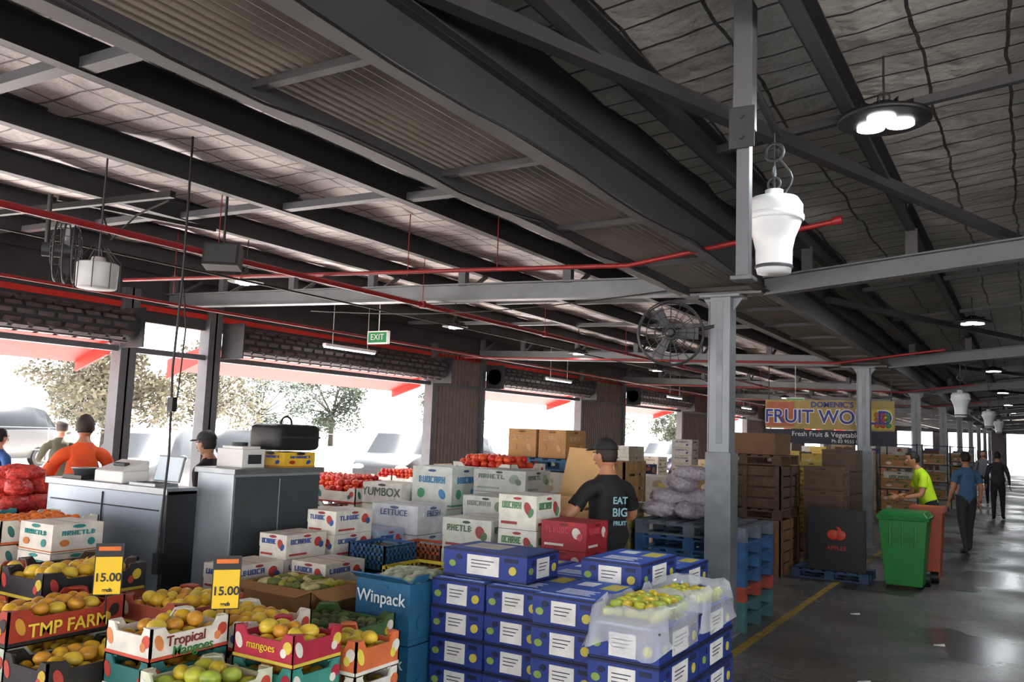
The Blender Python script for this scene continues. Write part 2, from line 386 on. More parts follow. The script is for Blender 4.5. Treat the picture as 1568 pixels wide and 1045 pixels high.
for k in range(8):
    a=2*math.pi*k/8;g.tube([(x+.06*math.cos(a),y+.06*math.sin(a),z+.32),(x+.165*math.cos(a),y+.165*math.sin(a),z+.2),(x+.165*math.cos(a),y+.165*math.sin(a),z-.02)],.004,1,5)
g.tube([(x,y,z+.24),(x,y,zl(x)-.02)],.008,1)
g.build('drum_pendant_light',[M('drum_shade','b4b8ba',.5,0,.08),dgrey])
g=MB();R=Matrix.Rotation(rad(35),3,'Z')@Matrix.Rotation(rad(-10),3,'X');c=Vector((-5.85,4.85,3.24))
g.obox(c,(.3,.16,.2),R,0);g.obox(c+R@Vector((0,-.085,0)),(.26,.01,.16),R,1)
for i in range(6): g.obox(c+R@Vector((-.12+.048*i,.09,0)),(.01,.03,.18),R,0)
g.tube([c+Vector((0,0,.1)),(-5.85,4.85,zl(-5.85)-.02)],.012,0)
g.build('flood_light',[black,dgrey])
# ------------------------------------------------------------ fans
def fan(c,d,r=.3,mount=None,name='wall_fan'):
    d=Vector(d).normalized();u=Vector((0,0,1));x=u.cross(d).normalized();yv=d.cross(x)
    R=Matrix((x,yv,d)).transposed();c=Vector(c);g=MB()
    for k,(zz,rr) in enumerate(((.07,r),(0,r*1.03),(-.07,r))): g.torus(c+R@Vector((0,0,zz)),rr,.008,0,R,36,5)
    for rr,zz in((r*.25,.11),(r*.5,.105),(r*.75,.09),(r*.5,-.105),(r*.25,-.11)): g.torus(c+R@Vector((0,0,zz)),rr,.004,0,R,28,4)
    for i in range(20):
        a=2*math.pi*i/20;cc,ss=math.cos(a),math.sin(a)
        g.tube([c+R@Vector((q*cc,q*ss,zz)) for q,zz in((.05,.115),(r*.6,.1),(r,.06),(r*1.03,0),(r,-.06),(r*.6,-.1),(.05,-.115))],.003,0,4)
    for k in range(3):
        a=2*math.pi*k/3;vs=[]
        for q,wd in((.05,.04),(r*.5,.1),(r*.88,.11)):
            for t in(-1,1):
                b=a+t*wd/q*.5 if q>.06 else a+t*.6
                vs.append(c+R@Vector((q*math.cos(b),q*math.sin(b),t*.03)))
        g.add(vs,[(0,1,3,2),(2,3,5,4)],1,True)
    g.cyl(c+R@Vector((0,0,-.18)),c+R@Vector((0,0,.06)),.06,n=16,m=0)
    g.cyl(c+R@Vector((0,0,.06)),c+R@Vector((0,0,.12)),.05,.03,n=16,m=0)
    if mount: g.tube([c+R@Vector((0,0,-.15)),mount],.02,0)
    g.build(name,[dgrey,M('fan_blade','6a6d72',.4,.3,.1)])
fan((-2.98,7.92,2.86),(.35,-1,.0),.31,(-2.62,8.16,2.95))
fan((-6.9,4.1,3.22),(.6,.8,0),.26,(-6.95,3.95,3.68),'bracket_fan')
g=MB();g.beam((-8.5,4.2,3.72),(-5.7,4.2,3.6),.05,.05);g.beam((-7.1,4.1,3.7),(-6.9,5.6,3.74),.04,.04)
g.tube([(-6.7,4.25,3.6),(-6.45,4.2,3.3),(-6.2,4.25,3.5),(-5.8,4.25,3.58)],.008)
g.build('service_bracket',[black])
g=MB()
g.tube([(-5.16,3.93,zl(-5.16)-.02),(-5.15,3.93,2.9),(-5.17,3.92,2.2),(-5.15,3.93,1.6),(-5.18,3.92,.9)],.009);g.box(-5.2,-5.14,3.9,3.95,.78,.92,0);g.box(-5.185,-5.13,3.91,3.95,1.9,2.0,0)
g.tube([(-5.16,3.93,2.9),(-5.1,3.95,2.5),(-5.12,3.94,2.0)],.006)
g.build('hanging_power_cable',[black])
for p in((-8.6,10.2,3.22),(-4.4,19.5,2.72)):
    g=MB();x,y,z=p;g.box(x-.2,x+.2,y-.03,y+.03,z-.1,z+.1,0);g.box(x-.18,x+.18,y-.034,y-.03,z-.08,z+.08,1)
    g.tube([(x,y,z+.1),(x,y,zl(x)-.02)],.008,0)
    o=g.build('exit_sign',[white,M('exit_green','0e6b3a',.4,0,.05,emit=.5)])
    text('EXIT',(x,y-.037,z),.13,FY,white,o)
# ------------------------------------------------------------ cartons and trays
def pallet(g,x0,x1,y0,y1,z0,h=.145,m=0):
    W=y1-y0;L=x1-x0;t=h*.14
    for i in range(7):
        a=x0+(L-.1)*i/6;g.box(a,a+.1,y0,y1,z0+h-t,z0+h,m)
    for k in range(3):
        b0=y0+(W-.09)*k/2
        g.box(x0,x1,b0,b0+.09,z0+h-2*t,z0+h-t,m)
        for j in range(3):
            a=x0+(L-.12)*j/2;g.box(a,a+.12,b0,b0+.09,z0+t,z0+h-2*t,m)
        g.box(x0,x1,b0,b0+.09,z0,z0+t,m)
def wall_prof(g,o,u,L,h,n,t,m,dip=.75):
    o=Vector(o);u=Vector(u);z=Vector((0,0,1));
    pts=[o,o+u*L,o+u*L+z*h,o+u*L*.84+z*h,o+u*L*.78+z*h*dip,o+u*L*.22+z*h*dip,o+u*L*.16+z*h,o+z*h]
    g.prism(pts,Vector(n)*t,m)
def patch(g,face,x0,x1,y0,y1,z0,h,a0,a1,b0,b1,m,e=.003):
    za=z0+h*b0;zb=z0+h*b1
    if face=='Y': L=x1-x0;g.box(x0+L*a0,x0+L*a1,y0-e,y0,za,zb,m)
    else: L=y1-y0;g.box(x1,x1+e,y0+L*a0,y0+L*a1,za,zb,m)
def disc(g,face,x0,x1,y0,y1,z0,h,ca,cb,ra,rb,m,e=.004,n=16,tilt=0):
    pts=[]
    for i in range(n):
        a=2*math.pi*i/n;u=ra*math.cos(a);v=rb*math.sin(a);u,v=u*math.cos(tilt)-v*math.sin(tilt),u*math.sin(tilt)+v*math.cos(tilt)
        if face=='Y': pts.append((x0+(x1-x0)*ca+u,y0-e,z0+h*cb+v))
        else: pts.append((x1+e,y0+(y1-y0)*ca+u,z0+h*cb+v))
    g.prism(pts,(0,e*.9,0) if face=='Y' else (-e*.9,0,0),m)
# 3x5 pixel letters used for generic carton print
GL={'A':'757','F':'','x':''}
LET=['111101111101101','111100110100111','110101110101110','111100100100111','101101111101101','100100100100111','111101101101111','111101111110101','111010010010010','101101101101111']
def squig(g,f,x0,x1,y0,y1,z0,h,a0,a1,b0,bh,m,n,e=.004):
    """row of blocky printed letters"""
    st=(a1-a0)/n
    for q in range(n):
        L_=LET[(q*7+n*3+int(z0*10))%10]
        for r_ in range(5):
            c=0
            while c<3:
                if L_[r_*3+c]=='1':
                    c2=c
                    while c2<3 and L_[r_*3+c2]=='1': c2+=1
                    patch(g,f,x0,x1,y0,y1,z0,h,a0+st*(q+c*.27),a0+st*(q+c2*.27),b0+bh*(4-r_)/5,b0+bh*(5-r_)/5,m,e);c=c2
                else: c+=1
def tray(g,x0,x1,y0,y1,z0,h,m=0,mi=1,band=2,logo=3,dip=.75):
    t=.01
    g.box(x0,x1,y0,y1,z0,z0+.012,mi)
    wall_prof(g,(x0,y0,z0),(1,0,0),x1-x0,h,(0,1,0),t,m,dip);wall_prof(g,(x0,y1,z0),(1,0,0),x1-x0,h,(0,-1,0),t,m,dip)
    wall_prof(g,(x0,y0,z0),(0,1,0),y1-y0,h,(1,0,0),t,m,dip);wall_prof(g,(x1,y0,z0),(0,1,0),y1-y0,h,(-1,0,0),t,m,dip)
    for xx in(x0+.012,x1-.012):
        for yy in(y0+.012,y1-.012): g.prism([(xx,yy,z0+h-.01),(xx+(.06 if xx<(x0+x1)/2 else -.06),yy,z0+h-.01),(xx,yy+(.06 if yy<(y0+y1)/2 else -.06),z0+h-.01)],(0,0,.008),m)
    if m==band: return
    for f in'YX':
        patch(g,f,x0,x1,y0,y1,z0,h,.01,.99,.03,.13,band,.002)
        disc(g,f,x0,x1,y0,y1,z0,h,.1,.55,.02,h*.26,logo,.003,tilt=.4)
        disc(g,f,x0,x1,y0,y1,z0,h,.9,.6,.026,h*.2,band,.003,tilt=-.5);disc(g,f,x0,x1,y0,y1,z0,h,.84,.42,.018,h*.14,logo,.0035)
def carton(g,x0,x1,y0,y1,z0,h,m=0,lid=0,band=1,logo=2,hole=3,kind=0,pr=True):
    g.box(x0+.003,x1-.003,y0+.003,y1-.003,z0,z0+h-.002,m)
    if kind!=2: g.box(x0,x1,y0,y1,z0+h*.45,z0+h,lid)
    for f in'YX':
        L=(x1-x0) if f=='Y' else (y1-y0)
        if kind==0:
            if pr: squig(g,f,x0,x1,y0,y1,z0,h,.1,.62,.6,.2,logo,6)
            disc(g,f,x0,x1,y0,y1,z0,h,.78,.62,L*.09,h*.2,band,tilt=.4);disc(g,f,x0,x1,y0,y1,z0,h,.86,.5,L*.06,h*.14,logo,.005,tilt=-.4)
            patch(g,f,x0,x1,y0,y1,z0,h,.08,.5,.14,.22,band,.004)
            disc(g,f,x0,x1,y0,y1,z0,h,.5,.9,.035,.01,hole,.005)
        elif kind==1:
            patch(g,f,x0,x1,y0,y1,z0,h,.3,.68,.14,.84,logo,.004)
            for q in range(3): patch(g,f,x0,x1,y0,y1,z0,h,.35,.62-.04*q,.64-.12*q,.67-.12*q,hole,.005)
            patch(g,f,x0,x1,y0,y1,z0,h,.0,1,.0,.06,hole,.004)
            disc(g,f,x0,x1,y0,y1,z0,h,.84,.42,.026,h*.15,band,.004,tilt=.5);disc(g,f,x0,x1,y0,y1,z0,h,.12,.45,.024,h*.12,5,.004)
            disc(g,f,x0,x1,y0,y1,z0,h,.2,.7,.02,h*.1,hole,.004);patch(g,f,x0,x1,y0,y1,z0,h,.74,.9,.7,.84,hole,.004)
            patch(g,f,x0,x1,y0,y1,z0,h,0,1,.93,1.0,hole,.004)
        else:
            if pr: squig(g,f,x0,x1,y0,y1,z0,h,.18,.84,.6,.16,logo,7)
            patch(g,f,x0,x1,y0,y1,z0,h,.0,1,.05,.09,band)
            disc(g,f,x0,x1,y0,y1,z0,h,.24,.34,L*.09,h*.12,band);disc(g,f,x0,x1,y0,y1,z0,h,.76,.34,L*.07,h*.13,logo,tilt=.5)
            disc(g,f,x0,x1,y0,y1,z0,h,.5,.9,.045,.012,hole,.005)
    g.box(x0+.002,x1-.002,(y0+y1)/2-.002,(y0+y1)/2+.002,z0+h,z0+h+.001,hole)
def cm(h): return M('print_'+h,h,.6,0,.14,12)
inner=M('tray_inner','8a7a60',.8,0,.15)
def fruit(g,x0,x1,y0,y1,z,r,mats,n=None,elong=1.25,layers=1):
    L=x1-x0;W=y1-y0;nx=max(2,int(L/(2*r*1.02)));ny=max(2,int(W/(2*r*1.1)))
    for l in range(layers):
        for i in range(nx-l):
            for j in range(ny-l):
                x=x0+L*(i+.5+l*.5)/nx+random.uniform(-.2,.2)*r;y=y0+W*(j+.5+l*.5)/ny+random.uniform(-.2,.2)*r
                R=Matrix.Rotation(random.uniform(0,3.1),3,'Z')@Matrix.Rotation(random.uniform(-.5,.5),3,'X')
                k=random.uniform(.88,1.08)
                g.ell((x,y,z+l*r*1.3+random.uniform(-.2,.2)*r),(r*elong*k,r*k,r*.92*k),random.choice(mats),12,8,R)
mango_m=[M('mango_skin','dcae2c',.4,0,.25,20),M('mango_gold','e0c040',.4,0,.25,20),M('mango_blush','cf9430',.4,0,.3,20)]
green_m=[M('green_mango','b4b63a',.4,0,.3,20),M('green_yellow','c4ad30',.4,0,.3,20),M('lime_green','9bad3e',.4,0,.3,20)]
orange_m=[M('orange_peel','e2761a',.45,0,.15,20)]
tom_m=[M('tomato_red','c8281a',.3,0,.2,20),M('tomato_orange','d64a22',.3,0,.2,20)]
avo_m=[M('avocado','45542a',.5,0,.3,20),M('avocado_lt','6a7a3a',.5,0,.3,20)]
def tray_stack(name,x0,x1,y0,y1,zt,h,cols,fr=None,r=.038,layers=1,under=None,elong=1.25):
    n=max(1,int((zt-.1)/h));zb=zt-n*h;g=MB()
    mats=[cm(cols[0]),inner,cm(cols[1]),cm(cols[2]),wood];u=under or cols
    mats+= [cm(u[0]),cm(u[1]),cm(u[2])]
    pallet(g,x0,x1,y0,y1,0,zb-.002,4)
    for k in range(n):
        z=zb+k*h
        if k==n-1: tray(g,x0,x1,y0,y1,z,h,0,1,2,3)
        elif k%2==n%2 and under: tray(g,x0,x1,y0,y1,z,h-.002,5,1,6,7)
        else: tray(g,x0,x1,y0,y1,z,h-.002,0,1,2,3)
    o=g.build(name,mats)
    if fr:
        q=MB();ff=fr
        ms=list(range(len(ff)));fruit(q,x0+.02,x1-.02,y0+.02,y1-.02,zt-h*.42 if layers==1 else zt-h*.5,r,ms,layers=layers,elong=elong)
        for k in range(max(0,n-3),n-1):
            fruit(q,x0+.03,x1-.03,y0+.03,y1-.03,zb+k*h+h*.45,r,ms,layers=1,elong=1)
        q.build('fruit',ff,parent=o)
    return o
W_='e4e0d4'
o=tray_stack('mango_tray_stack',-3.53,-3.22,2.44,2.86,.95,.14,(W_,'c8503c','dc8a54'),mango_m,.036,2,('2f6f6a','e8e4d8','b8443a'))
text('Tropical',(-3.214,2.62,.885),.062,FX,cm('7a2a20'),o,bold=.0006);text('Mangoes',(-3.214,2.66,.838),.062,FX,cm('2a7a3a'),o,bold=.0006)
tray_stack('mango_tray_stack',-3.20,-2.82,2.38,2.76,.80,.14,('d8dcc0','c8503c',W_),green_m,.04,2,(W_,'3a8a86','c8503c'))
o=tray_stack('mango_tray_stack',-3.12,-2.74,2.80,3.10,.93,.14,('b0283f','d8c24a',W_),mango_m,.036,2,('3f8f80','b0283f',W_))
text('mangoes',(-2.94,2.795,.86),.05,FY,cm('e8c83a'),o)
o=tray_stack('mango_tray_stack',-3.02,-2.68,3.14,3.46,.85,.16,('d87040',W_,'e8d858'),[mango_m[1],green_m[1]],.036,2,(W_,'d87040','3a5a9a'))
o=tray_stack('mango_tray_stack',-4.30,-3.92,2.22,2.80,.96,.16,('a83a24','201a18','d8a03a'),mango_m,.036,2,('b8c0b0','b0402c','201a18'))
text('TMP FARM',(-3.912,2.51,.86),.085,FX,cm('f0d048'),o,bold=.001)
tray_stack('mango_tray_stack',-3.89,-3.56,2.20,2.72,.80,.15,('262624','c8a83c','b8443a'),mango_m,.036,2,(W_,'c85a5a','b0506a'))
tray_stack('mango_tray_stack',-4.74,-4.34,2.62,3.22,1.03,.15,('26262a','d0b83a','b8443a'),mango_m,.04,2,('b8583a','26262a',W_))
tray_stack('mango_tray_stack',-4.12,-3.68,2.92,3.36,.92,.14,('a8503a','d0b83a',W_),mango_m,.036,2)
tray_stack('mango_tray_stack',-3.64,-3.18,2.92,3.36,.90,.14,(W_,'c8503c','3a5a9a'),mango_m,.036,2)
tray_stack('avocado_tray_stack',-3.62,-3.10,3.50,3.95,.80,.15,('4a6a3a',W_,'d0b02a'),avo_m,.032,1)
tray_stack('mango_tray_stack',-5.05,-4.78,2.30,2.9,1.0,.15,('b8583a','d8c84a',W_),mango_m,.04,2)
tray_stack('citrus_tray_stack',-5.25,-4.8,3.0,3.5,.98,.16,('5a4a3a','d0b83a',W_),[mango_m[1]],.036,1,elong=1)
tray_stack('orange_tray_stack',-6.42,-5.84,3.2,3.9,1.13,.16,(W_,'d87040','2f6f6a'),orange_m,.038,2,elong=1)
tray_stack('orange_tray_stack',-7.1,-6.45,2.9,3.65,1.14,.16,('2f7f8a','d87040',W_),orange_m,.038,2,elong=1)
def carton_stack(name,x0,x1,y0,y1,zt,h,cols,kind=0,lid=None,pr=True):
    n=max(1,int((zt-.1)/h));zb=zt-n*h;g=MB()
    mats=[cm(cols[0]),cm(cols[1]),cm(cols[2]),cm(cols[3]),cm(lid or cols[0]),wood]
    if kind==1: mats[5]=cm('7f9a4a')
    pallet(g,x0,x1,y0,y1,0,zb-.002,5)
    for k in range(n): 
        j=random.uniform(-.005,.005)
        carton(g,x0+j,x1+j,y0,y1,zb+k*h,h-.003,0,4,1,2,3,kind,pr)
    return g,mats,zt
g,ms,_=carton_stack('x',-5.8,-5.42,3.3,3.66,1.14,.19,(W_,'d08040','2a8a86','2a8a86'),2);g.build('printed_fruit_carton_stack',ms)
g,ms,_=carton_stack('x',-3.47,-3.06,4.03,4.5,.95,.35,('1f5f86','1f5f86','1f5f86','1f5f86'),2,None,False)
g.prism([(-3.47,4.03,.95),(-3.06,4.03,.95),(-3.08,3.95,.99),(-3.45,3.95,.99)],(0,.002,.006),0)
g.prism([(-3.06,4.03,.95),(-3.06,4.18,.95),(-3.04,4.18,.99),(-3.04,4.05,.99)],(0,.0,.006),0)
for i in range(26):
    g.ell((random.uniform(-3.4,-3.12),random.uniform(4.1,4.44),.95),(.06,.06,.035),6,8,5,Matrix.Rotation(random.random()*3,3,'Z'))
ms.append(M('lettuce_wrap','a9b79a',.35,0,.4,25))
o=g.build('lettuce_carton_stack',ms)
for z in(.88,.53): text('Winpack',(-3.27,4.02,z-.03),.1,FY,cm('d8e4e8'),o,bold=.001);text('LETTUCE',(-3.27,4.02,z-.21),.055,FY,cm('d8e4e8'),o)
BL=('1e3580','bdb34a','d8d8d4','141b40')
def blue(x0,x1,y0,y1,zt,h=.162):
    g,ms,_=carton_stack('x',x0,x1,y0,y1,zt,h,BL,1)
    ms.append(cm('2a55b0'));ms.append(cm('d4dae0'))
    g.box(x0+.015,x1-.015,y0+.015,y1-.015,zt-.003,zt+.001,6)
    g.box(x0+.03,x1-.03,y0+.03,y0+.04,zt+.001,zt+.002,7)
    for q in range(5): g.box(x0+.09,x1-.09-.02*(q%2),y0+.1+.03*q,y0+.112+.03*q,zt+.001,zt+.002,7)
    g.box(x0+.08,x1-.2,y1-.2,y1-.08,zt+.001,zt+.002,7);g.box(x1-.14,x1-.04,y1-.24,y1-.06,zt+.001,zt+.002,1)
    g.build('blue_fruit_box_stack',ms)
cx=[(-3.03,-2.665),(-2.655,-2.29),(-2.28,-1.9),(-1.87,-1.5)]
for i,(a,bb) in enumerate(cx):
    for j in range(2):
        ys=4.2-(.13 if i==2 else .28 if i==3 else 0)
        zt=[.98,.98,1.0,.93][i]+(.0 if j==0 else [0,0,.12,.0][i])
        blue(a,bb,ys+.58*j,ys+.58*j+.57,zt)
g=MB();carton(g,-3.03,-2.45,4.3,4.68,.984,.16,0,0,1,2,3,1);g.box(-3.01,-2.47,4.32,4.66,1.144,1.146,4);g.box(-2.95,-2.7,4.4,4.6,1.146,1.147,2)
o=g.build('blue_fruit_box',[cm(x) for x in BL]+[cm('2a55b0'),cm('7f9a4a')])
blue(-2.34,-1.9,5.3,5.85,1.02)
bag=bpy.data.materials.new('clear_plastic_liner');bag.use_nodes=True;nt=bag.node_tree;b=nt.nodes['Principled BSDF']
b.inputs['Base Color'].default_value=(.85,.88,.9,1);b.inputs['Roughness'].default_value=.15;b.inputs['Alpha'].default_value=.34
tcb=nt.nodes.new('ShaderNodeTexCoord');nb=nt.nodes.new('ShaderNodeTexNoise');nb.inputs['Scale'].default_value=9;nt.links.new(tcb.outputs['Object'],nb.inputs['Vector'])
bpn=nt.nodes.new('ShaderNodeBump');bpn.inputs['Strength'].default_value=1;nt.links.new(nb.outputs['Fac'],bpn.inputs['Height']);nt.links.new(bpn.outputs['Normal'],b.inputs['Normal'])
g=MB();fruit(g,-1.84,-1.53,3.97,4.42,.98,.026,[0,1,2],layers=2,elong=1.5)
def ring(cx_,cy_,hx,hy,z,n=48,amp=.015,ph=0):
    out=[]
    for i in range(n):
        a=2*math.pi*i/n;c,s_=math.cos(a),math.sin(a);e=.35
        x=cx_+hx*math.copysign(abs(c)**e,c);y=cy_+hy*math.copysign(abs(s_)**e,s_)
        q=noise.noise(Vector((x*14,y*14,z*9+ph)));q2=noise.noise(Vector((x*14+5,y*14,z*9+ph)))
        out.append((x+amp*2*q,y+amp*2*q2,z+amp*2.4*q))
    return out
def liner(cx_,cy_,hx,hy,z,mi):
    R=[ring(cx_,cy_,hx*.72,hy*.75,z+.05,ph=1,amp=.012),ring(cx_,cy_,hx*.84,hy*.86,z+.1,ph=1.2,amp=.022),ring(cx_,cy_,hx*.97,hy*.97,z+.08,ph=1.4,amp=.02),ring(cx_,cy_,hx*1.05,hy*1.03,z+.0,ph=1.6,amp=.014),ring(cx_,cy_,hx*1.08,hy*1.05,z-.06,ph=1.8,amp=.014),ring(cx_,cy_,hx*1.12,hy*1.08,z-.11,ph=2,amp=.035)]
    n=48;vs=[p for r_ in R for p in r_]
    g.add(vs,[(j*n+i,j*n+(i+1)%n,(j+1)*n+(i+1)%n,(j+1)*n+i) for j in range(5) for i in range(n)],mi,True)
liner(-1.685,4.2,.2,.3,.935,3)
g.build('bagged_green_fruit',green_m+[bag])
g=MB();liner(-1.685,4.8,.2,.29,.935,0);fruit(g,-1.84,-1.53,4.6,5.0,.97,.026,[1,2],layers=1,elong=1.5);g.build('plastic_liner_bag',[bag,green_m[0],green_m[1]])
SB=(W_,'b8443a','3a5a9a','a0404a')
for (a,bb,c,d,z) in((-4.76,-4.47,4.92,5.34,1.2),(-4.77,-4.50,4.46,4.86,1.06),(-4.77,-4.48,3.98,4.42,.9),(-4.44,-4.12,4.46,4.86,.9)):
    g,ms,_=carton_stack('x',a,bb,c,d,z,.175,SB,0);g.build('white_berry_box_stack',ms)
g=MB();pallet(g,-4.38,-3.7,3.9,4.4,0,.14,1);g.box(-4.33,-3.72,3.92,4.38,.14,.62,2);tray(g,-4.32,-3.72,3.92,4.38,.62,.22,0,0,0,0,.98)
g.prism([(-4.32,3.92,.84),(-3.72,3.92,.84),(-3.74,3.8,.82),(-4.3,3.8,.82)],(0,0,.005),0)
g.prism([(-3.72,3.92,.84),(-3.72,4.38,.84),(-3.62,4.36,.78),(-3.62,3.94,.78)],(0,0,.005),0)
q=g.build('open_brown_carton',[card,wood,cardd])
g=MB();fruit(g,-4.28,-3.76,3.96,4.34,.79,.03,[0,1,2],layers=2,elong=2.2);g.build('corn_and_greens',[green_m[0],M('husk','c9c58a',.6,0,.3,20),avo_m[1]],parent=q)
def crate(name,x0,x1,y0,y1,z0,z1,col,h=.2):
    g=MB();n=max(1,round((z1-z0)/h));hh=(z1-z0)/n
    for k in range(n):
        z=z0+k*hh;g.box(x0,x1,y0,y1,z,z+.015,0)
        for zz in(.0,.3,.6,.88):
            b0=z+hh*zz;b1=z+hh*(zz+.1)
            g.box(x0,x1,y0,y0+.015,b0,b1,0);g.box(x0,x1,y1-.015,y1,b0,b1,0);g.box(x0,x0+.015,y0,y1,b0,b1,0);g.box(x1-.015,x1,y0,y1,b0,b1,0)
        m_=9
        for i in range(m_):
            a=x0+(x1-x0-.015)*i/(m_-1);g.box(a,a+.015,y0,y0+.012,z,z+hh-.004,0)
            b0=y0+(y1-y0-.015)*i/(m_-1);g.box(x1-.012,x1,b0,b0+.015,z,z+hh-.004,0);g.box(x0,x0+.012,b0,b0+.015,z,z+hh-.004,0)
        g.box(x0+.02,x1-.02,y0+.02,y1-.02,z+.015,z+hh*.8,1)
    g.build(name,[M('crate_'+col,col,.5,0,.1),M('crate_contents','4a4a38',.7,0,.4,20)])
crate('plastic_crate_stack',-4.4,-4.05,5.0,5.38,0,.98,'2a5a8a')
crate('plastic_crate_stack',-4.0,-3.62,4.9,5.35,0,.86,'d0bc3a')
crate('plastic_crate_stack',-3.58,-3.2,4.75,5.2,0,.8,'222222')
crate('plastic_crate_stack',-4.02,-3.6,4.42,4.86,0,.7,'b0382a')
crate('plastic_crate_stack',-4.3,-3.9,5.5,5.74,0,.95,'b8603a')
# ------------------------------------------------------------ mid-ground cartons
def cs(name,a,bb,c,d,z,h,cols,kind=0,pr=True): 
    g,ms,_=carton_stack('x',a,bb,c,d,z,h,cols,kind,None,pr);return g.build(name,ms)
o=cs('produce_carton_stack',-4.98,-4.52,6.5,6.95,1.5,.38,('d0d8d0','4a9a70','4a8ab8','3a5a8a'),2)
o=cs('produce_carton_stack',-5.5,-5.02,6.4,6.8,1.32,.2,('dcdace','dcdace','dcdace','444444'),2);text('YUMBOX',(-5.26,6.39,1.23),.11,FY,cm('3a5a4a'),o)
o=cs('produce_carton_stack',-4.85,-4.35,5.78,6.2,1.2,.24,('d4d8dc','d4d8dc','d4d8dc','5a6a8a'),2);text('LETTUCE',(-4.6,5.77,1.13),.07,FY,cm('3a5a8a'),o);text('FRESH',(-4.34,5.99,1.13),.07,FX,cm('3a5a8a'),o)
cs('produce_carton_stack',-4.12,-3.66,6.1,6.52,1.3,.2,('b8bcb8','6a7a6a','7a7e78','22402a'),0)
cs('produce_carton_stack',-4.35,-3.8,6.6,7.05,1.5,.2,('a8aca8','7a8a7a','5a6a5a','22402a'),0)
cs('produce_carton_stack',-3.86,-3.42,5.45,5.95,1.18,.24,('c0c4b8','8a3a3a','4a6a4a','22402a'),0)
cs('melon_carton_stack',-3.36,-3.04,5.45,5.82,1.39,.25,('d0d0c4','983a3a','4a7a54','a03a3a'),0)
cs('red_carton_stack',-3.0,-2.64,5.45,5.80,1.23,.2,('94202a','c8c0b8','b04048','601018'),0)
cs('produce_carton_stack',-5.6,-5.1,5.5,5.95,1.1,.22,('dad8cc','b8443a','3a5a9a','a0404a'),0)
tray_stack('tomato_tray_stack',-6.1,-5.58,6.4,6.95,1.24,.15,(W_,'b8443a','2f6f6a'),tom_m,.04,3,elong=1)
tray_stack('tomato_tray_stack',-5.05,-4.35,7.25,7.95,1.52,.16,(W_,'b8443a','2f6f6a'),tom_m,.045,3,elong=1)
cs('produce_carton_stack',-4.85,-4.45,5.4,5.72,1.02,.2,('a0b0c8','b8443a','3a5a9a','a0404a'),0)
cs('produce_carton_stack',-5.4,-4.3,8.4,9.3,1.42,.3,('b8b5aa','8a6a3a','a09070','333333'),2)
g=MB();pallet(g,-5.4,-4.3,8.4,9.3,1.43,.13,1);carton(g,-5.15,-4.78,8.5,9.0,1.565,.32,0,0,0,3,2,2);carton(g,-4.75,-4.4,8.5,9.0,1.565,.32,0,0,0,3,2,2);g.build('cartons_on_blue_pallet',[card,M('blue_pallet','2f5a80',.6,0,.25,10),cardd,cm('b89468')])
g=MB();x0,x1,y0,y1=-3.75,-3.15,6.75,7.15
g.box(x0,x1,y0,y1,.0,.95,1);wall_prof(g,(x0,y0,.95),(1,0,0),x1-x0,.35,(0,1,0),.01,0,1);wall_prof(g,(x1,y0,.95),(0,1,0),y1-y0,.35,(-1,0,0),.01,0,1);wall_prof(g,(x0,y1,.95),(1,0,0),x1-x0,.35,(0,-1,0),.01,0,1);wall_prof(g,(x0,y0,.95),(0,1,0),y1-y0,.35,(1,0,0),.01,0,1)
g.prism([(x0,y1,1.3),(x1,y1,1.3),(x1-.12,y1+.08,1.7),(x0+.05,y1+.08,1.72)],(0,.008,0),0)
g.prism([(x0,y0,1.3),(x1,y0,1.3),(x1+.02,y0-.12,1.12),(x0+.02,y0-.12,1.12)],(0,.008,0),0)
g.build('open_cardboard_carton',[M('cardboard_light','c09a68',.8,0,.1),cardd])
def timber_bin(name,x0,x1,y0,y1,z0,z1,m=wood,fill=True):
    g=MB();n=max(2,round((z1-z0)/.16));h=(z1-z0)/n
    for k in range(n):
        a=z0+k*h+.012;b_=z0+(k+1)*h-.012
        g.box(x0,x1,y0,y0+.02,a,b_,0);g.box(x0,x1,y1-.02,y1,a,b_,0);g.box(x0,x0+.02,y0,y1,a,b_,0);g.box(x1-.02,x1,y0,y1,a,b_,0)
    for xx in(x0+.02,(x0+x1)/2,x1-.08): g.box(xx,xx+.06,y0-.02,y0,z0,z1,0)
    for yy in(y0+.02,(y0+y1)/2,y1-.08): g.box(x1,x1+.02,yy,yy+.06,z0,z1,0)
    if fill: g.box(x0+.03,x1-.03,y0+.03,y1-.03,z0,z1-.06,1)
    g.build(name,[m,M('bin_dark','3a2c20',.9,0,.4)])
g=MB()
pm=[M('pallet_blue','24507c',.65,0,.3,9),M('pallet_green','3a6468',.65,0,.3,9),M('pallet_red','98402e',.65,0,.3,9),M('pallet_weathered','5a6470',.8,0,.3,9)]
z=0
for k in (1,1,2,0,0,0,3):
    pallet(g,-3.52,-2.37,8.42,9.5,z,.14,k);z+=.142
g.build('pallet_stack',pm)
cs('produce_carton_stack',-4.25,-3.6,8.3,8.85,1.13,.25,('8a7a5a','b09a4a','4a6a4a','333333'),2)
timber_bin('timber_crate',-4.25,-3.6,8.3,8.85,1.14,1.58)
def bagheap(name,cx_,cy_,lst,mat_,sz=(.3,.19,.1)):
    g=MB()
    for (dx,dy,z) in lst:
        R=Matrix.Rotation(random.uniform(-.5,.5)+(0 if random.random()<.5 else 1.5),3,'Z')@Matrix.Rotation(random.uniform(-.2,.2),3,'X')
        sd=Vector((random.random()*9,random.random()*9,0))
        def fn(p): 
            d=noise.voronoi(p*3.2+sd)[0][0];return p*(1.08-.32*d)
        g.ell((cx_+dx,cy_+dy,z),sz,0,30,20,R,fn)
    return g.build(name,[mat_])
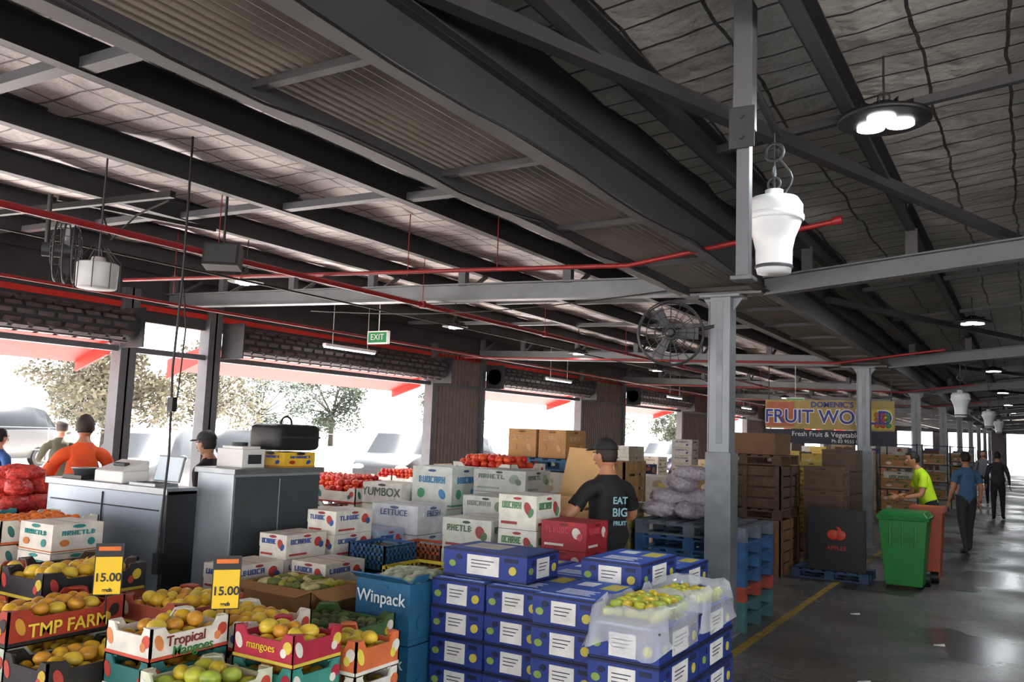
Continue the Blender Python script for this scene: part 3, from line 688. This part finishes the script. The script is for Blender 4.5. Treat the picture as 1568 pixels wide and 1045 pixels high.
onion=M('net_bag_pale','c4bcc8',.4,0,.3,30,.6,60)
bagheap('onion_bag_pile',-3.15,8.95,[(-.2,-.25,1.09),(.1,-.2,1.09),(.15,.2,1.09),(-.15,.2,1.1),(-.15,-.15,1.22),(.1,.0,1.22),(-.1,.2,1.24),(0,-.1,1.35),(-.12,.05,1.38),(.05,.0,1.47)],onion,(.22,.15,.09))
rednet=M('net_bag_red','c83a32',.45,0,.45,25,.8,50)
g=MB();pallet(g,-8.0,-6.95,3.72,4.68,0,.14,0);pallet(g,-8.0,-6.95,3.72,4.68,.142,.14,0);g.box(-7.95,-7.0,3.77,4.63,.284,.87,1);g.build('bag_display_stand',[wood,cardd])
L_=[]
for k,z in enumerate((.965,1.1,1.23,1.33)):
    for i in range(5-k):
        for j in range(4-k): L_.append((-.4+.2*(i+k*.5)+random.uniform(-.03,.03),-.29+.2*(j+k*.5)+random.uniform(-.03,.03),z))
bagheap('red_onion_bag_heap',-7.47,4.2,L_,rednet,(.17,.12,.085))
def table(name,x0,x1,y0,y1,z,mats,r=.04):
    g=MB()
    for a in(x0,x1-.05):
        for b_ in(y0,y1-.05): g.box(a,a+.05,b_,b_+.05,0,z-.12,0)
    g.box(x0,x1,y0,y1,z-.14,z-.1,0)
    nx=int((x1-x0)/.42);c0=['e8e4d8','2a8a86','c8503c','e8d8a0']
    for i in range(nx):
        a=x0+(x1-x0)*i/nx
        for j in range(2):
            b_=y0+(y1-y0)*j/2;tray(g,a+.005,a+(x1-x0)/nx-.005,b_+.005,b_+(y1-y0)/2-.005,z-.1,.12,1+random.randrange(3),1,1,2,.7)
    o=g.build(name,[steel_lt]+[cm(c) for c in c0[:3]])
    q=MB();fruit(q,x0+.02,x1-.02,y0+.02,y1-.02,z-.02,r,list(range(len(mats))),layers=3,elong=1);q.build('fruit',mats,parent=o)
table('tomato_display_table',-8.6,-6.9,7.6,8.6,1.12,tom_m)
table('tomato_display_table',-6.7,-5.7,9.6,10.6,1.4,tom_m)
table('orange_display_table',-7.8,-6.4,10.9,11.9,1.2,orange_m)
table('apple_display_table',-9.8,-8.4,11.6,12.6,1.0,tom_m)
table('orange_display_table',-10,-8.8,8.4,9.6,.95,orange_m+tom_m)
# ------------------------------------------------------------ price signs
for (x,y,z,t_) in((-3.30,2.895,.88,'15.00'),(-3.9,2.68,.9,'15.00')):
    g=MB();R=Matrix.Rotation(rad(50),3,'Z')
    c=Vector((x,y,z+.2));g.obox(c,(.13,.006,.25),R,0);g.obox(c+R@Vector((0,-.004,-.03)),(.12,.003,.18),R,1);g.obox(c+R@Vector((0,-.004,.1)),(.1,.003,.02),R,2)
    g.cyl((x,y,z-.02),(x,y,z+.08),.004,n=6)
    o=g.build('price_sign',[black,M('sign_yellow','f2c818',.5,0,.03),M('sign_orange','e0701a',.5)])
    for s_,dz,sz in((t_,-.04,.056),('each',-.1,.024)):
        p=c+R@Vector((0,-.0075,dz));tt=text(s_,p,sz,(90,0,50),black,o,bold=.0012)
# ------------------------------------------------------------ steel cabinets
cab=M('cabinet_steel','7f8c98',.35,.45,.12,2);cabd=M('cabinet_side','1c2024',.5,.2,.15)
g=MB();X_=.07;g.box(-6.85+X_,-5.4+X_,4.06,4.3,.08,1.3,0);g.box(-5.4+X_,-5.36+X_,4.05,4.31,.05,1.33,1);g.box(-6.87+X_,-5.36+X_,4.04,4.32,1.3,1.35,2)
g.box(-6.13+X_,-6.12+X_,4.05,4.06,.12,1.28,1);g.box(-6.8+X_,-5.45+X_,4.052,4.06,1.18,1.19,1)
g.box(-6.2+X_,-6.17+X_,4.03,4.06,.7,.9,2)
for a in(-6.75,-5.45):
    for b_ in(4.1,4.24): g.box(a,a+.05,b_,b_+.05,0,.08,1)
g.build('steel_cabinet',[cab,cabd,galv],bevel=.006)
g=MB();x0,x1=-5.36,-4.97;g.box(x0,x1,4.36,5.25,.08,1.46,0);g.box(x1-.02,x1+.01,4.37,5.24,.1,1.44,1);g.box(x0-.02,x1+.03,4.34,5.27,1.46,1.5,2)
g.box(x1+.01,x1+.015,4.8,4.81,.12,1.42,2);g.box(x1+.01,x1+.04,4.74,4.76,.7,.95,2);g.box(x0+.04,x1-.04,4.35,4.36,.1,.12,1)
for a in(x0+.02,x1-.07):
    for b_ in(4.4,5.16): g.box(a,a+.05,b_,b_+.05,0,.08,1)
g.build('steel_cabinet',[M('cabinet_steel2','a2abb2',.35,.45,.12,2),M('cabinet_dark','4c5358',.4,.4,.12,2),galv],bevel=.006)
g=MB();g.box(-5.33,-5.05,4.5,4.72,1.5,1.64,0);g.box(-5.3,-5.08,4.52,4.70,1.64,1.66,0);g.box(-5.045,-5.04,4.55,4.68,1.53,1.6,1);g.cyl((-5.2,4.6,1.66),(-5.2,4.6,1.69),.06,n=16,m=1);g.build('cash_receipt_printer',[white,dgrey],bevel=.01)
g=MB();carton(g,-5.3,-4.98,4.86,5.2,1.5,.12,0,0,1,2,3,2);g.build('printed_box',[cm('d8b02c'),cm('a02a2a'),cm('2a4a9a'),cm('202020')])
g=MB()
def sq(p): return Vector([math.copysign(abs(q)**.3,q) for q in p])
g.ell((-5.13,5.0,1.735),(.17,.25,.105),0,24,14,fn=sq);g.torus((-5.13,5.0,1.84),.06,.009,0,Matrix.Rotation(rad(90),3,'Y'));g.box(-4.965,-4.955,4.78,5.22,1.73,1.745,1);g.build('black_carry_case',[black,dgrey])
g=MB();g.box(-5.75,-5.45,4.06,4.26,1.35,1.37,0);R=Matrix.Rotation(rad(-12),3,'X');g.obox((-5.6,4.29,1.47),(.3,.012,.2),R,0);g.obox((-5.6,4.282,1.47),(.28,.004,.18),R,1)
for i in range(9):
    for j in range(4): g.box(-5.72+i*.028,-5.70+i*.028,4.1+j*.03,4.12+j*.03,1.37,1.374,2)
g.build('laptop',[galv,M('laptop_screen','c8d8e0',.3,0,.05,emit=.15),black])
g=MB();g.box(-6.2,-5.85,4.07,4.3,1.35,1.44,0);g.prism([(-6.2,4.07,1.44),(-6.2,4.3,1.44),(-6.2,4.3,1.52)],(.35,0,0),0);g.box(-6.1,-5.95,4.15,4.2,1.47,1.5,1);g.build('printer',[white,dgrey],bevel=.01)
g=MB();g.box(-6.6,-6.35,4.06,4.28,1.35,1.38,1);g.rev((-6.47,4.17,1.38),[(0,0),(.08,0),(.1,.05),(.11,.055),(.0,.055)],20,0);g.build('weighing_scale',[galv,black])
# ------------------------------------------------------------ banner sign
g=MB();g.box(-4.46,-2.1,17.2,17.23,2.1,2.66,0);g.box(-4.46,-2.1,17.19,17.24,1.82,2.09,1);g.box(-4.44,-3.9,17.195,17.2,2.14,2.62,2);g.box(-2.5,-2.14,17.195,17.2,2.14,2.5,3)
for i in range(9): g.ell((-2.4+.1*(i%3),17.19,2.2+.1*(i//3)),(.05,.02,.05),[2,4,5][i%3],10,8)
g.tube([(-4.4,17.22,2.66),(-4.4,17.22,3.86)],.01,1);g.tube([(-2.15,17.22,2.66),(-2.15,17.22,3.3)],.01,1)
o=g.build('market_banner_sign',[cm('98844a'),cm('1a2030'),cm('a0583a'),cm('b8a83a'),cm('983a3a'),cm('3a7a4a')])
bl=cm('28347e');text('FRUIT WORLD',(-3.3,17.185,2.33),.36,FY,white,o,.98,.02);text('FRUIT WORLD',(-3.3,17.178,2.33),.36,FY,bl,o,.98,.006)
text("DOMENIC'S",(-3.2,17.185,2.57),.15,FY,bl,o,bold=.004);text('Fresh Fruit & Vegetables',(-3.3,17.182,2.0),.13,FY,white,o);text('Ph 03 9555 0100',(-2.9,17.182,1.88),.09,FY,white,o)
# ------------------------------------------------------------ right hand stall things
dwood=M('dark_timber','4c3a28',.8,0,.3,14)
timber_bin('timber_bin',-4.0,-2.95,12.2,13.3,0,.75,cardd);timber_bin('timber_bin',-4.0,-2.95,12.2,13.3,.9,1.5,dwood)
g=MB();pallet(g,-4.0,-2.95,12.2,13.3,.755,.14);g.build('timber_pallet',[dwood])
g=MB();pallet(g,-4.0,-2.95,12.2,13.3,1.505,.14);g.box(-3.9,-3.05,12.3,13.2,1.65,1.95,1);g.build('pallet_with_cartons',[dwood,cardd])
cs('produce_carton_stack',-2.84,-2.3,13.1,13.7,1.5,.34,('5a4430','4a3826','4a3826','2a1e14'),2)
cs('produce_carton_stack',-2.8,-2.3,14.2,14.9,1.75,.34,('4a3a2a','4a3a2a','5a4028','3a2a1a'),2)
g=MB();pallet(g,-2.85,-1.85,12.4,13.05,0,.12,2);g.box(-2.65,-1.9,12.5,12.56,.12,.95,0);g.box(-2.62,-1.93,12.492,12.5,.15,.92,3)
for dx in(-.09,.09): g.ell((-2.27+dx*.5,12.485,.6),(.08,.012,.07),1,16,10)
g.ell((-2.24,12.485,.69),(.04,.01,.02),1,10,6,Matrix.Rotation(.6,3,'Y'))
o=g.build('black_apple_sign_board',[black,M('apple_red','b83a28',.4,0,.1),M('pallet_dblue','1c3a5a',.6),M('board_face','1a1a1c',.4,0,.1)]);text('APPLES',(-2.27,12.485,.42),.08,FY,M('apple_red','c83a24'),o)
g=MB();gm=M('bin_green','1f7a34',.4,0,.12,4)
def frus(x,y,z0,z1,a0,b0,a1,b1,m):
    g.add([(x-a0,y-b0,z0),(x+a0,y-b0,z0),(x+a0,y+b0,z0),(x-a0,y+b0,z0),(x-a1,y-b1,z1),(x+a1,y-b1,z1),(x+a1,y+b1,z1),(x-a1,y+b1,z1)],[(0,3,2,1),(4,5,6,7),(0,1,5,4),(1,2,6,5),(2,3,7,6),(3,0,4,7)],m)
bx,by=-1.42,12.6
frus(bx,by,.04,.88,.22,.24,.29,.33,0);frus(bx,by,.88,.93,.31,.35,.32,.36,0);frus(bx,by-.02,.93,.99,.31,.36,.26,.3,0)
g.cyl((bx-.26,by+.38,.92),(bx+.26,by+.38,.92),.018,m=0)
for sx in(-.24,.24): g.cyl((bx+sx-.03,by+.26,.1),(bx+sx+.03,by+.26,.1),.1,m=1,n=20)
for sx in(-.15,0,.15): g.box(bx+sx-.01,bx+sx+.01,by-.33,by-.3,.55,.86,0)
g.cyl((bx-.25,by+.26,.1),(bx+.25,by+.26,.1),.015,m=1)
g.build('wheelie_bin',[gm,black],bevel=.01)
g=MB();frus(-1.22,13.4,.06,.95,.15,.18,.2,.22,0);frus(-1.22,13.4,.95,1.02,.22,.24,.21,.23,0);g.cyl((-1.36,13.25,.08),(-1.08,13.25,.08),.08,m=1,n=16)
g.build('orange_bin',[M('bin_orange','a04424',.5,0,.12),black])
pal=['b9b6ac','8a6a3a','a09070','c4c0b4','4a6a4a','8a3a3a','3a4a7a','c0a850','6a4c30','b8744a']
random.seed(21)
y=17.8;
while y<70:
    for x in(-9.6,-8.2,-6.6,-5.2,-3.9):
        if random.random()<.8:
            wv=random.uniform(.5,1.0);c=[random.choice(pal) for _ in range(4)]
            cs('produce_carton_stack',x,x+wv,y,y+random.uniform(.5,.9),random.uniform(.8,1.9),random.choice((.2,.25,.32)),c,random.choice((0,2)),y<26)
    y+=random.uniform(2.2,3.2)
for (x,y,z) in((-9.4,12.9,1.2),(-6,12.6,1.4),(-5,11.2,1.3),(-4.6,14.6,1.6),(-7.4,14.6,1.3),(-3.6,15.4,1.5),(-8.8,14.4,1.1),(-6.2,8.1,1.1),(-7.2,9.1,1.05)):
    cs('produce_carton_stack',x,x+.8,y,y+.7,z,.24,[random.choice(pal) for _ in range(4)],random.choice((0,2)))
for (x,y) in((-2.2,22),(-2.0,28),(-1.7,36)):
    g=MB()
    for a in(0,.8):
        for b_ in(0,1.2): g.box(x-a-.03,x-a,y+b_,y+b_+.03,0,1.9,0)
    for zz in(.3,.8,1.3,1.85): g.box(x-.85,x,y,y+1.23,zz,zz+.03,0)
    for zz in(.33,.83,1.33):
        for i in range(3): carton(g,x-.8,x-.1,y+.05+i*.4,y+.4+i*.4,zz,random.uniform(.2,.4),1+i%3,1+i%3,2,3,0,2)
    g.build('storage_rack',[dgrey,card,cm('c9c6bc'),cm('3a6a3a')])
g=MB()
for (x,y) in((-1.18,7.3),(-.8,9.1),(-1.7,10.1)):
    g.add([(x,y,.004),(x+.1,y+.02,.006),(x+.09,y+.07,.02),(x+.0,y+.06,.005)],[(0,1,2,3)],0)
g.build('paper_litter',[white])
# ------------------------------------------------------------ people
def rotz(a): return Matrix.Rotation(a,3,'Z')
def human(name,x,y,head_deg,shirt,pants,skin='b98266',hair='1c1612',hat=None,bend=0,h=1.75,armL=None,armR=None,long=False,z0=0,stride=.0,look=0,logo=None):
    k=h/1.75;Rh=rotz(rad(head_deg-90));base=Vector((x,y,z0))
    def bd(p):
        p=Vector(p)
        if bend and p.z>.95:
            q=p-Vector((0,0,.95));q=Matrix.Rotation(-rad(bend),3,'X')@q;p=q+Vector((0,0,.95))
        return p
    def T(p): return base+Rh@(Vector(p)*k)
    J={};
    J['pel']=(0,0,.97);J['sp']=(0,.01,1.12);J['ch']=(0,.0,1.3);J['nb']=(0,-.01,1.45);J['nk']=(0,.0,1.53);J['hb']=(0,.015,1.60)
    J={a:bd(b_) for a,b_ in J.items()}
    aL=armL or [(-.25,-.03,1.14),(-.27,.08,.9)];aR=armR or [(.25,-.03,1.14),(.27,.08,.9)]
    for s_,nm,ar in((-1,'L',aL),(1,'R',aR)):
        J['cl'+nm]=bd((s_*.09,-.01,1.41));J['sh'+nm]=bd((s_*.185,-.01,1.395));J['el'+nm]=Vector(ar[0]);J['wr'+nm]=Vector(ar[1])
        J['hp'+nm]=Vector((s_*.09,0,.9));J['kn'+nm]=Vector((s_*.1,.03+s_*stride*.5,.49));J['an'+nm]=Vector((s_*.1,-.03+s_*stride,.09));J['to'+nm]=Vector((s_*.115,.14+s_*stride,.04))
    E=[('pel','sp',.135,.13,'s'),('sp','ch',.13,.135,'s'),('ch','nb',.135,.07,'s'),('nb','nk',.07,.052,'k'),('nk','hb',.052,.05,'k')]
    for n_ in'LR': E+=[('nb','cl'+n_,0,.075,'s'),('cl'+n_,'sh'+n_,0,.07,'s'),('sh'+n_,'el'+n_,0,.045,'a'),('el'+n_,'wr'+n_,0,.03,'w'),('pel','hp'+n_,0,.105,'p'),('hp'+n_,'kn'+n_,0,.068,'p'),('kn'+n_,'an'+n_,0,.045,'p'),('an'+n_,'to'+n_,0,.04,'f')]
    names=list(J.keys());idx={n_:i for i,n_ in enumerate(names)}
    rr_={'pel':.145,'sp':.13,'ch':.135,'nb':.075,'nk':.052,'hb':.05}
    for e in E:
        if e[1] not in rr_: rr_[e[1]]=e[3]
    me=bpy.data.meshes.new(name+'_sk');me.from_pydata([J[n_] for n_ in names],[(idx[e[0]],idx[e[1]]) for e in E],[])
    ob=bpy.data.objects.new(name+'_sk',me);COL.objects.link(ob)
    md=ob.modifiers.new('s','SKIN')
    sv=me.skin_vertices[0].data
    for n_ in names: sv[idx[n_]].radius=(rr_[n_],rr_[n_]);sv[idx[n_]].use_root=(n_=='pel')
    md.use_smooth_shade=True
    ss=ob.modifiers.new('u','SUBSURF');ss.levels=2;ss.render_levels=2
    dg=bpy.context.evaluated_depsgraph_get();ev=ob.evaluated_get(dg);m2=bpy.data.meshes.new_from_object(ev,depsgraph=dg)
    bpy.data.objects.remove(ob)
    def near(p):
        best=9;bk=None;bt=0
        for e in E:
            a,b_=J[e[0]],J[e[1]];d=b_-a;t=max(0,min(1,(p-a).dot(d)/d.dot(d)));q=(p-a-d*t).length-rr_[e[1]]*.6
            if q<best: best=q;bk=e;bt=t
        return bk,bt
    for v in m2.vertices:
        e,t=near(v.co)
        if e[4]=='s' and e[0] in('pel','sp','ch') and e[1] in('sp','ch','nb'): v.co.x*=1.22
        v.co=T(v.co)
    g=MB();vs=[v.co.copy() for v in m2.vertices]
    inv=Rh.transposed()
    for p in m2.polygons:
        c=inv@(Vector(sum((vs[i] for i in p.vertices),Vector())/len(p.vertices))-base)/k
        e,t=near(c);ty=e[4]
        if ty=='s': mi=0 if c.z>.93 or bend else 1
        elif ty=='a': mi=0 if (long or t<.6) else 2
        elif ty=='w': mi=0 if (long and t<.9) else 2
        elif ty=='p': mi=1
        elif ty=='f': mi=3
        else: mi=2
        g.f.append(list(p.vertices));g.m.append(mi);g.s.append(True)
    g.v=[tuple(v) for v in vs]
    for n_ in'LR':
        a=T(J['sh'+n_]);b_=T(J['el'+n_]);
        if not long: c=a.lerp(b_,.6);g.cyl(a.lerp(b_,.35),c,.062*k,.066*k,n=16,m=0,caps=False)
    for n_,s_ in(('L',-1),('R',1)):
        wv=T(J['wr'+n_]);d=(T(J['wr'+n_])-T(J['el'+n_])).normalized();side=Rh@Vector((0,1,0));side=(side-d*side.dot(d)).normalized();nrm=d.cross(side)
        R=Matrix((side,nrm,d)).transposed()
        g.ell(wv+d*.05*k,(.042*k,.017*k,.058*k),2,12,8,R)
        for i,(o_,L) in enumerate(((-.03,.058),(-.01,.07),(.01,.075),(.03,.066))):
            p0=wv+d*.09*k+side*o_*k;p1=p0+d*L*.5*k+nrm*.008*s_*k;p2=p1+d*L*.38*k+nrm*.022*s_*k
            g.cyl(p0-d*.02*k,p1,.009*k,.008*k,n=8,m=2);g.cyl(p1,p2,.008*k,.006*k,n=8,m=2);g.ell(p2,(.006*k,)*3,2,8,5)
        p0=wv+d*.03*k+side*.035*k;p1=p0+d*.03*k+side*.028*k;p2=p1+d*.03*k+side*.006*k
        g.cyl(p0,p1,.011*k,.009*k,n=8,m=2);g.cyl(p1,p2,.009*k,.007*k,n=8,m=2)
    hc=T(J['hb'])+Rh@(Matrix.Rotation(-rad(bend)*.5,3,'X')@Vector((0,.012,.055)))*k
    RH=Rh@rotz(rad(look))@Matrix.Rotation(-rad(bend)*.5,3,'X')
    def hf(p):
        q=p.copy()
        if p.z<0: q.x*=1-.28*(-p.z)**1.3;q.y*=1-.12*(-p.z)
        if p.y>.5 and p.z<-.1: q.y*=.96
        if p.y<0: q.y*=1.05
        if p.y>.7 and -.1<p.z<.25 and abs(p.x)>.2: q.y*=.93
        return q
    g.ell(hc,(.077*k,.096*k,.122*k),2,28,20,RH,hf)
    def HP(a,b_,c): return hc+RH@(Vector((a,b_,c))*k)
    g.ell(HP(0,.096,-.018),(.013*k,.02*k,.03*k),2,10,8,RH);g.ell(HP(0,.108,-.03),(.016*k,.012*k,.01*k),2,10,6,RH)
    for s_ in(-1,1):
        g.ell(HP(s_*.03,.083,.008),(.014*k,.01*k,.008*k),5,10,6,RH);g.ell(HP(s_*.03,.091,.008),(.005*k,.004*k,.005*k),6,8,5,RH)
        g.ell(HP(s_*.03,.086,.026),(.02*k,.008*k,.004*k),4,10,5,RH)
        g.ell(HP(s_*.078,-.005,-.005),(.009*k,.018*k,.03*k),2,10,8,RH)
    g.ell(HP(0,.086,-.062),(.024*k,.01*k,.006*k),7,12,5,RH)
    def hairf(p):
        q=p.copy()
        if q.z<-.15 and q.y>-.1: q*=.8
        if q.y>.45 and q.z<.55: q*=.84
        if q.z<-.6: q*=.85
        return q
    g.ell(HP(0,-.008,.018),(.083*k,.1*k,.116*k),4,28,20,RH,hairf)
    if hat:
        def cf(p): return Vector((p.x,p.y,max(p.z,.02)))
        g.ell(HP(0,-.006,.045),(.09*k,.106*k,.098*k),8,26,16,RH,cf)
        pts=[]
        for i in range(9):
            a=rad(20+140*i/8);pts.append(HP(.082*math.cos(a),.07+.11*math.sin(a),.05-.012*math.sin(a)))
        n=len(pts);g.add(pts+[p+Vector((0,0,.006)) for p in pts],[tuple(range(n)),tuple(range(2*n-1,n-1,-1))]+[(i,(i+1)%n,n+(i+1)%n,n+i) for i in range(n)],8)
        g.ell(HP(0,-.006,.143),(.008*k,)*3,8,8,5)
    mats=[M('shirt_'+shirt,shirt,.8,0,.12,8,.3,12),M('pants_'+pants,pants,.85,0,.15,8),M('skin_'+skin,skin,.5,0,.06,20),M('shoe_black','161414',.5),M('hair_'+hair,hair,.7,0,.3,60),M('eye_white','e8e4e0',.2),M('iris_dark','1a120c',.2),M('lips','8a4a40',.5),M('hat_'+(hat or '111111'),hat or '111111',.7,0,.1)]
    o=g.build(name,mats)
    return o,T,Rh
HD=146
o,T,Rh=human('man_in_black_tshirt',-2.86,6.3,HD,'0c0d10','4a4a30','b07a5a','241a14','14161a',armL=[(-.36,.02,1.17),(-.4,.2,1.25)],armR=[(.3,.12,1.16),(.14,.34,1.2)],bend=4,h=1.78,look=20)
for s_,z,sz in(('EAT',1.32,.075),('BIG',1.23,.09),('FRUIT',1.15,.045)):
    p=T((-.01,-.178,z));text(s_,p,sz,(90,0,HD-90),M('tee_print','7fa8b4',.6),o,bold=.0015)
human('man_in_orange_shirt',-8.0,5.12,150,'d8501c','2a2c34','a87458','2a201a',bend=10,armL=[(-.34,.16,1.12),(-.4,.34,1.0)],armR=[(.3,.12,1.12),(.26,.34,1.1)],h=1.84)
human('man_in_dark_jacket_and_cap',-6.75,5.7,190,'1c1e24','22242a','a87a60','1a1612','23262c',bend=10,long=True,h=1.72)
human('woman_in_blue_top',-11.0,5.9,100,'24508a','222222','b98266','141010',h=1.62,long=True)
human('man_in_olive_jacket',-12.3,7.5,150,'40402f','1c1c20','b98266','3a3430','4a4a44',bend=12,long=True,h=1.76,armL=[(-.28,.15,1.15),(-.2,.42,1.12)],armR=[(.28,.15,1.15),(.2,.42,1.12)])
human('woman_in_red_top',-12.9,6.0,0,'7a2a2a','222222','c08a70','2a1a12',h=1.64)
human('worker_in_hi_vis_vest',-1.28,14.6,200,'b8e01c','1a2030','b07a5a','1a1612',bend=20,armL=[(-.25,.2,1.1),(-.2,.42,1.05)],armR=[(.25,.2,1.1),(.2,.42,1.05)],h=1.78)
human('shopper_in_blue_shirt',-.95,17.2,120,'3a5a7a','2a2a2a','b07a5a','1a1612',stride=.15)
human('shopper_in_dark_coat',-.7,26,90,'2a2a30','1a1a20','b07a5a','1a1612',stride=.15,long=True)
human('shopper_in_grey_coat',-1.3,33,270,'6a6a70','1a1a20','b07a5a','1a1612',stride=.15,long=True)
# ------------------------------------------------------------ outside
def car(name,x,y,hd,col,L=4.5,Hh=1.6,Wd=1.8):
    g=MB();R=rotz(rad(hd));b_=Vector((x,y,-.02))
    st=[(-.5,.42,.75,.75,.82),(-.49,.3,.95,.96,.9),(-.42,.25,1.0,1.3,.95),(-.36,.25,1.0,1.52,.97),(-.25,.22,1.0,1.6,1),(.0,.22,.98,1.6,1),(.1,.22,.97,1.52,1),(.22,.22,.95,1.0,.99),(.3,.22,.92,.96,.98),(.42,.25,.85,.88,.95),(.485,.3,.72,.75,.86),(.5,.42,.6,.61,.8)]
    vs=[]
    for s_,zl_,zb,zt,wf in st:
        w2=Wd/2*wf;wt=w2*(.8 if zt-zb>.2 else .93);sc=Hh/1.6
        for yy,zz in((-w2*.92,zl_),(-w2,(zl_+zb)/2),(-w2*.97,zb),(-wt,zt),(wt,zt),(w2*.97,zb),(w2,(zl_+zb)/2),(w2*.92,zl_)): vs.append(b_+R@Vector((s_*L,yy,zz*sc)))
    g.v=[tuple(v) for v in vs]
    for i in range(len(st)-1):
        for j in range(8):
            a=i*8+j;c=i*8+(j+1)%8;g.f.append([a,c,c+8,a+8]);
            glass=(j in(2,4) and (st[i][3]-st[i][2]>.2 or st[i+1][3]-st[i+1][2]>.2)) or (j==3 and i in(1,2,6))
            g.m.append(1 if glass else 0);g.s.append(True)
    g.f.append(list(range(8)));g.m.append(0);g.s.append(False);n=len(st)*8;g.f.append(list(range(n-8,n)));g.m.append(0);g.s.append(False)
    for sx in(-.31,.31):
        for sy in(-1,1):
            c=b_+R@Vector((sx*L,sy*(Wd/2-.12),.33));d=R@Vector((0,.12,0));g.cyl(c-d,c+d,.33,n=24,m=2);g.cyl(c-d*1.05,c+d*1.05,.2,n=12,m=3)
    for sy in(-1,1):
        c=b_+R@Vector((.485*L,sy*Wd*.33,.72));g.ell(c,(.08,.2,.09),4,12,8,R);c=b_+R@Vector((-.49*L,sy*Wd*.36,.9));g.ell(c,(.05,.12,.12),5,12,8,R)
        c=b_+R@Vector((.13*L,sy*Wd*.54,1.0));g.ell(c,(.07,.1,.08),0,10,6,R)
    c=b_+R@Vector((.495*L,0,.55));g.obox(c,(.05,Wd*.5,.18),R,2)
    g.build(name,[M('carpaint_'+col,col,.35,.0,.05),M('car_glass','14181c',.25,0,.1,spec=.3),black,galv,white,redp])
car('silver_suv',-16.3,20.9,-70,'1e2123',4.7,1.75,1.9)
car('parked_car',-17,12.5,-60,'33373a');car('parked_car',-21,17.3,-80,'15181c');car('parked_car',-19,27,-90,'222222');car('parked_car',-21.8,8,-60,'24282e');car('parked_car',-18,34,-85,'601818');car('white_van',-31,16,-75,'505050',5.2,2.1,2.0);car('parked_car',-17.5,4,-80,'282b2e');car('parked_car',-16,42,-85,'20263a')
for (x,y) in((-12.3,4.3),(-12.2,12.3),(-12.3,20),(-12.3,28)):
    g=MB();g.cyl((x,y,-.02),(x,y,1.1),.09,n=20);g.ell((x,y,1.1),(.09,.09,.05),0,20,8);g.cyl((x,y,.75),(x,y,.85),.092,n=20,m=1);g.build('yellow_bollard',[yel,black])
g=MB()
g.box(-13.1,-12.5,6.7,7.1,.2,.24);
for a in(-13.1,-12.53):
    for b_ in(6.7,7.07): g.box(a,a+.03,b_,b_+.03,.1,1.0)
g.tube([(-13.1,7.12,1.0),(-12.5,7.12,1.0)],.02);
for zz in(.4,.6,.8): g.tube([(-13.1,6.7,zz),(-12.5,6.7,zz),(-12.5,7.1,zz)],.01)
for a in(-13.05,-12.55):
    for b_ in(6.75,7.05): g.cyl((a-.02,b_,.06),(a+.02,b_,.06),.08,n=14)
g.build('shopping_trolley',[dgrey])
leaf=[M('leaf_green','333d2f',.8,0,.35,1.5),M('leaf_olive','3c4032',.8,0,.35,1.5),M('leaf_pale','565240',.8,0,.3,1.5)]
bark=M('bark','38322a',.9,0,.3)
def treemesh(nm,li,seed,hh=8):
    random.seed(seed);g=MB();g.cyl((0,0,0),(0,0,hh*.45),.25,.16,n=10)
    for c in range(28):
        a=random.random()*6.28;r_=random.uniform(.3,3.4);z=random.uniform(hh*.25,hh*.92);cc=Vector((r_*math.cos(a),r_*math.sin(a),z))
        g.cyl((0,0,hh*.4),cc,.07,.02,n=5)
        R0=random.uniform(.8,1.5)
        for q in range(150):
            d=Vector((random.gauss(0,1),random.gauss(0,1),random.gauss(0,.8))).normalized()*R0*random.random()**.4;p=cc+d;s_=random.uniform(.1,.2)
            u=Vector((random.gauss(0,1),random.gauss(0,1),random.gauss(0,1))).normalized();v_=u.orthogonal().normalized()
            g.add([p-u*s_,p+v_*s_*.6,p+u*s_,p-v_*s_*.6],[(0,1,2,3)],1)
    o=g.build(nm,[bark,leaf[li]],recalc=False,origin=(0,0,0));return o
T0=[treemesh('gum_tree',0,1),treemesh('street_tree',1,2),treemesh('pale_tree',2,3)]
random.seed(5)
pos=[(-58,14),(-52,6),(-36,24),(-62,26),(-44,-4),(-44,36),(-50,46),(-56,36),(-40,58),(-48,68),(-66,18),(-36,78),(-60,0),(-70,8),(-72,30),(-52,56),(-34,92)]
for i,(x,y) in enumerate(pos):
    b_=T0[i%3]
    if i<3: o=b_
    else: o=bpy.data.objects.new(b_.name.split('.')[0],b_.data);COL.objects.link(o)
    o.location=(x,y,-.02);s_=random.uniform(.75,1.0);o.scale=(s_,s_,s_*.85);o.rotation_euler=(0,0,random.random()*6)
g=MB();
for i in range(60): g.box(-27.02,-26.98,-20+i*2,-19.96+i*2,-.02,1.4)
for z in(.7,1.4): g.box(-27.01,-26.99,-20,98,z,z+.03)
g.build('boundary_fence',[galv])
g=MB();g.box(-110,-95,-10,60,-.02,5)
for i in range(12): g.box(-94.98,-94.9,-8+i*5,-6+i*5,1.2,2.6,1)
g.build('warehouse_building',[M('pale_render','a8a49c',.8,0,.05),dgrey])
for (x,y) in((-26,18),(-26,42),(-26,-4)):
    g=MB();g.cyl((x,y,-.02),(x,y,8),.1,.06);g.tube([(x,y,8),(x+1,y,8.2)],.04);g.box(x+.8,x+1.4,y-.1,y+.1,8.1,8.25);g.build('street_lamp',[galv])
print('all ok')
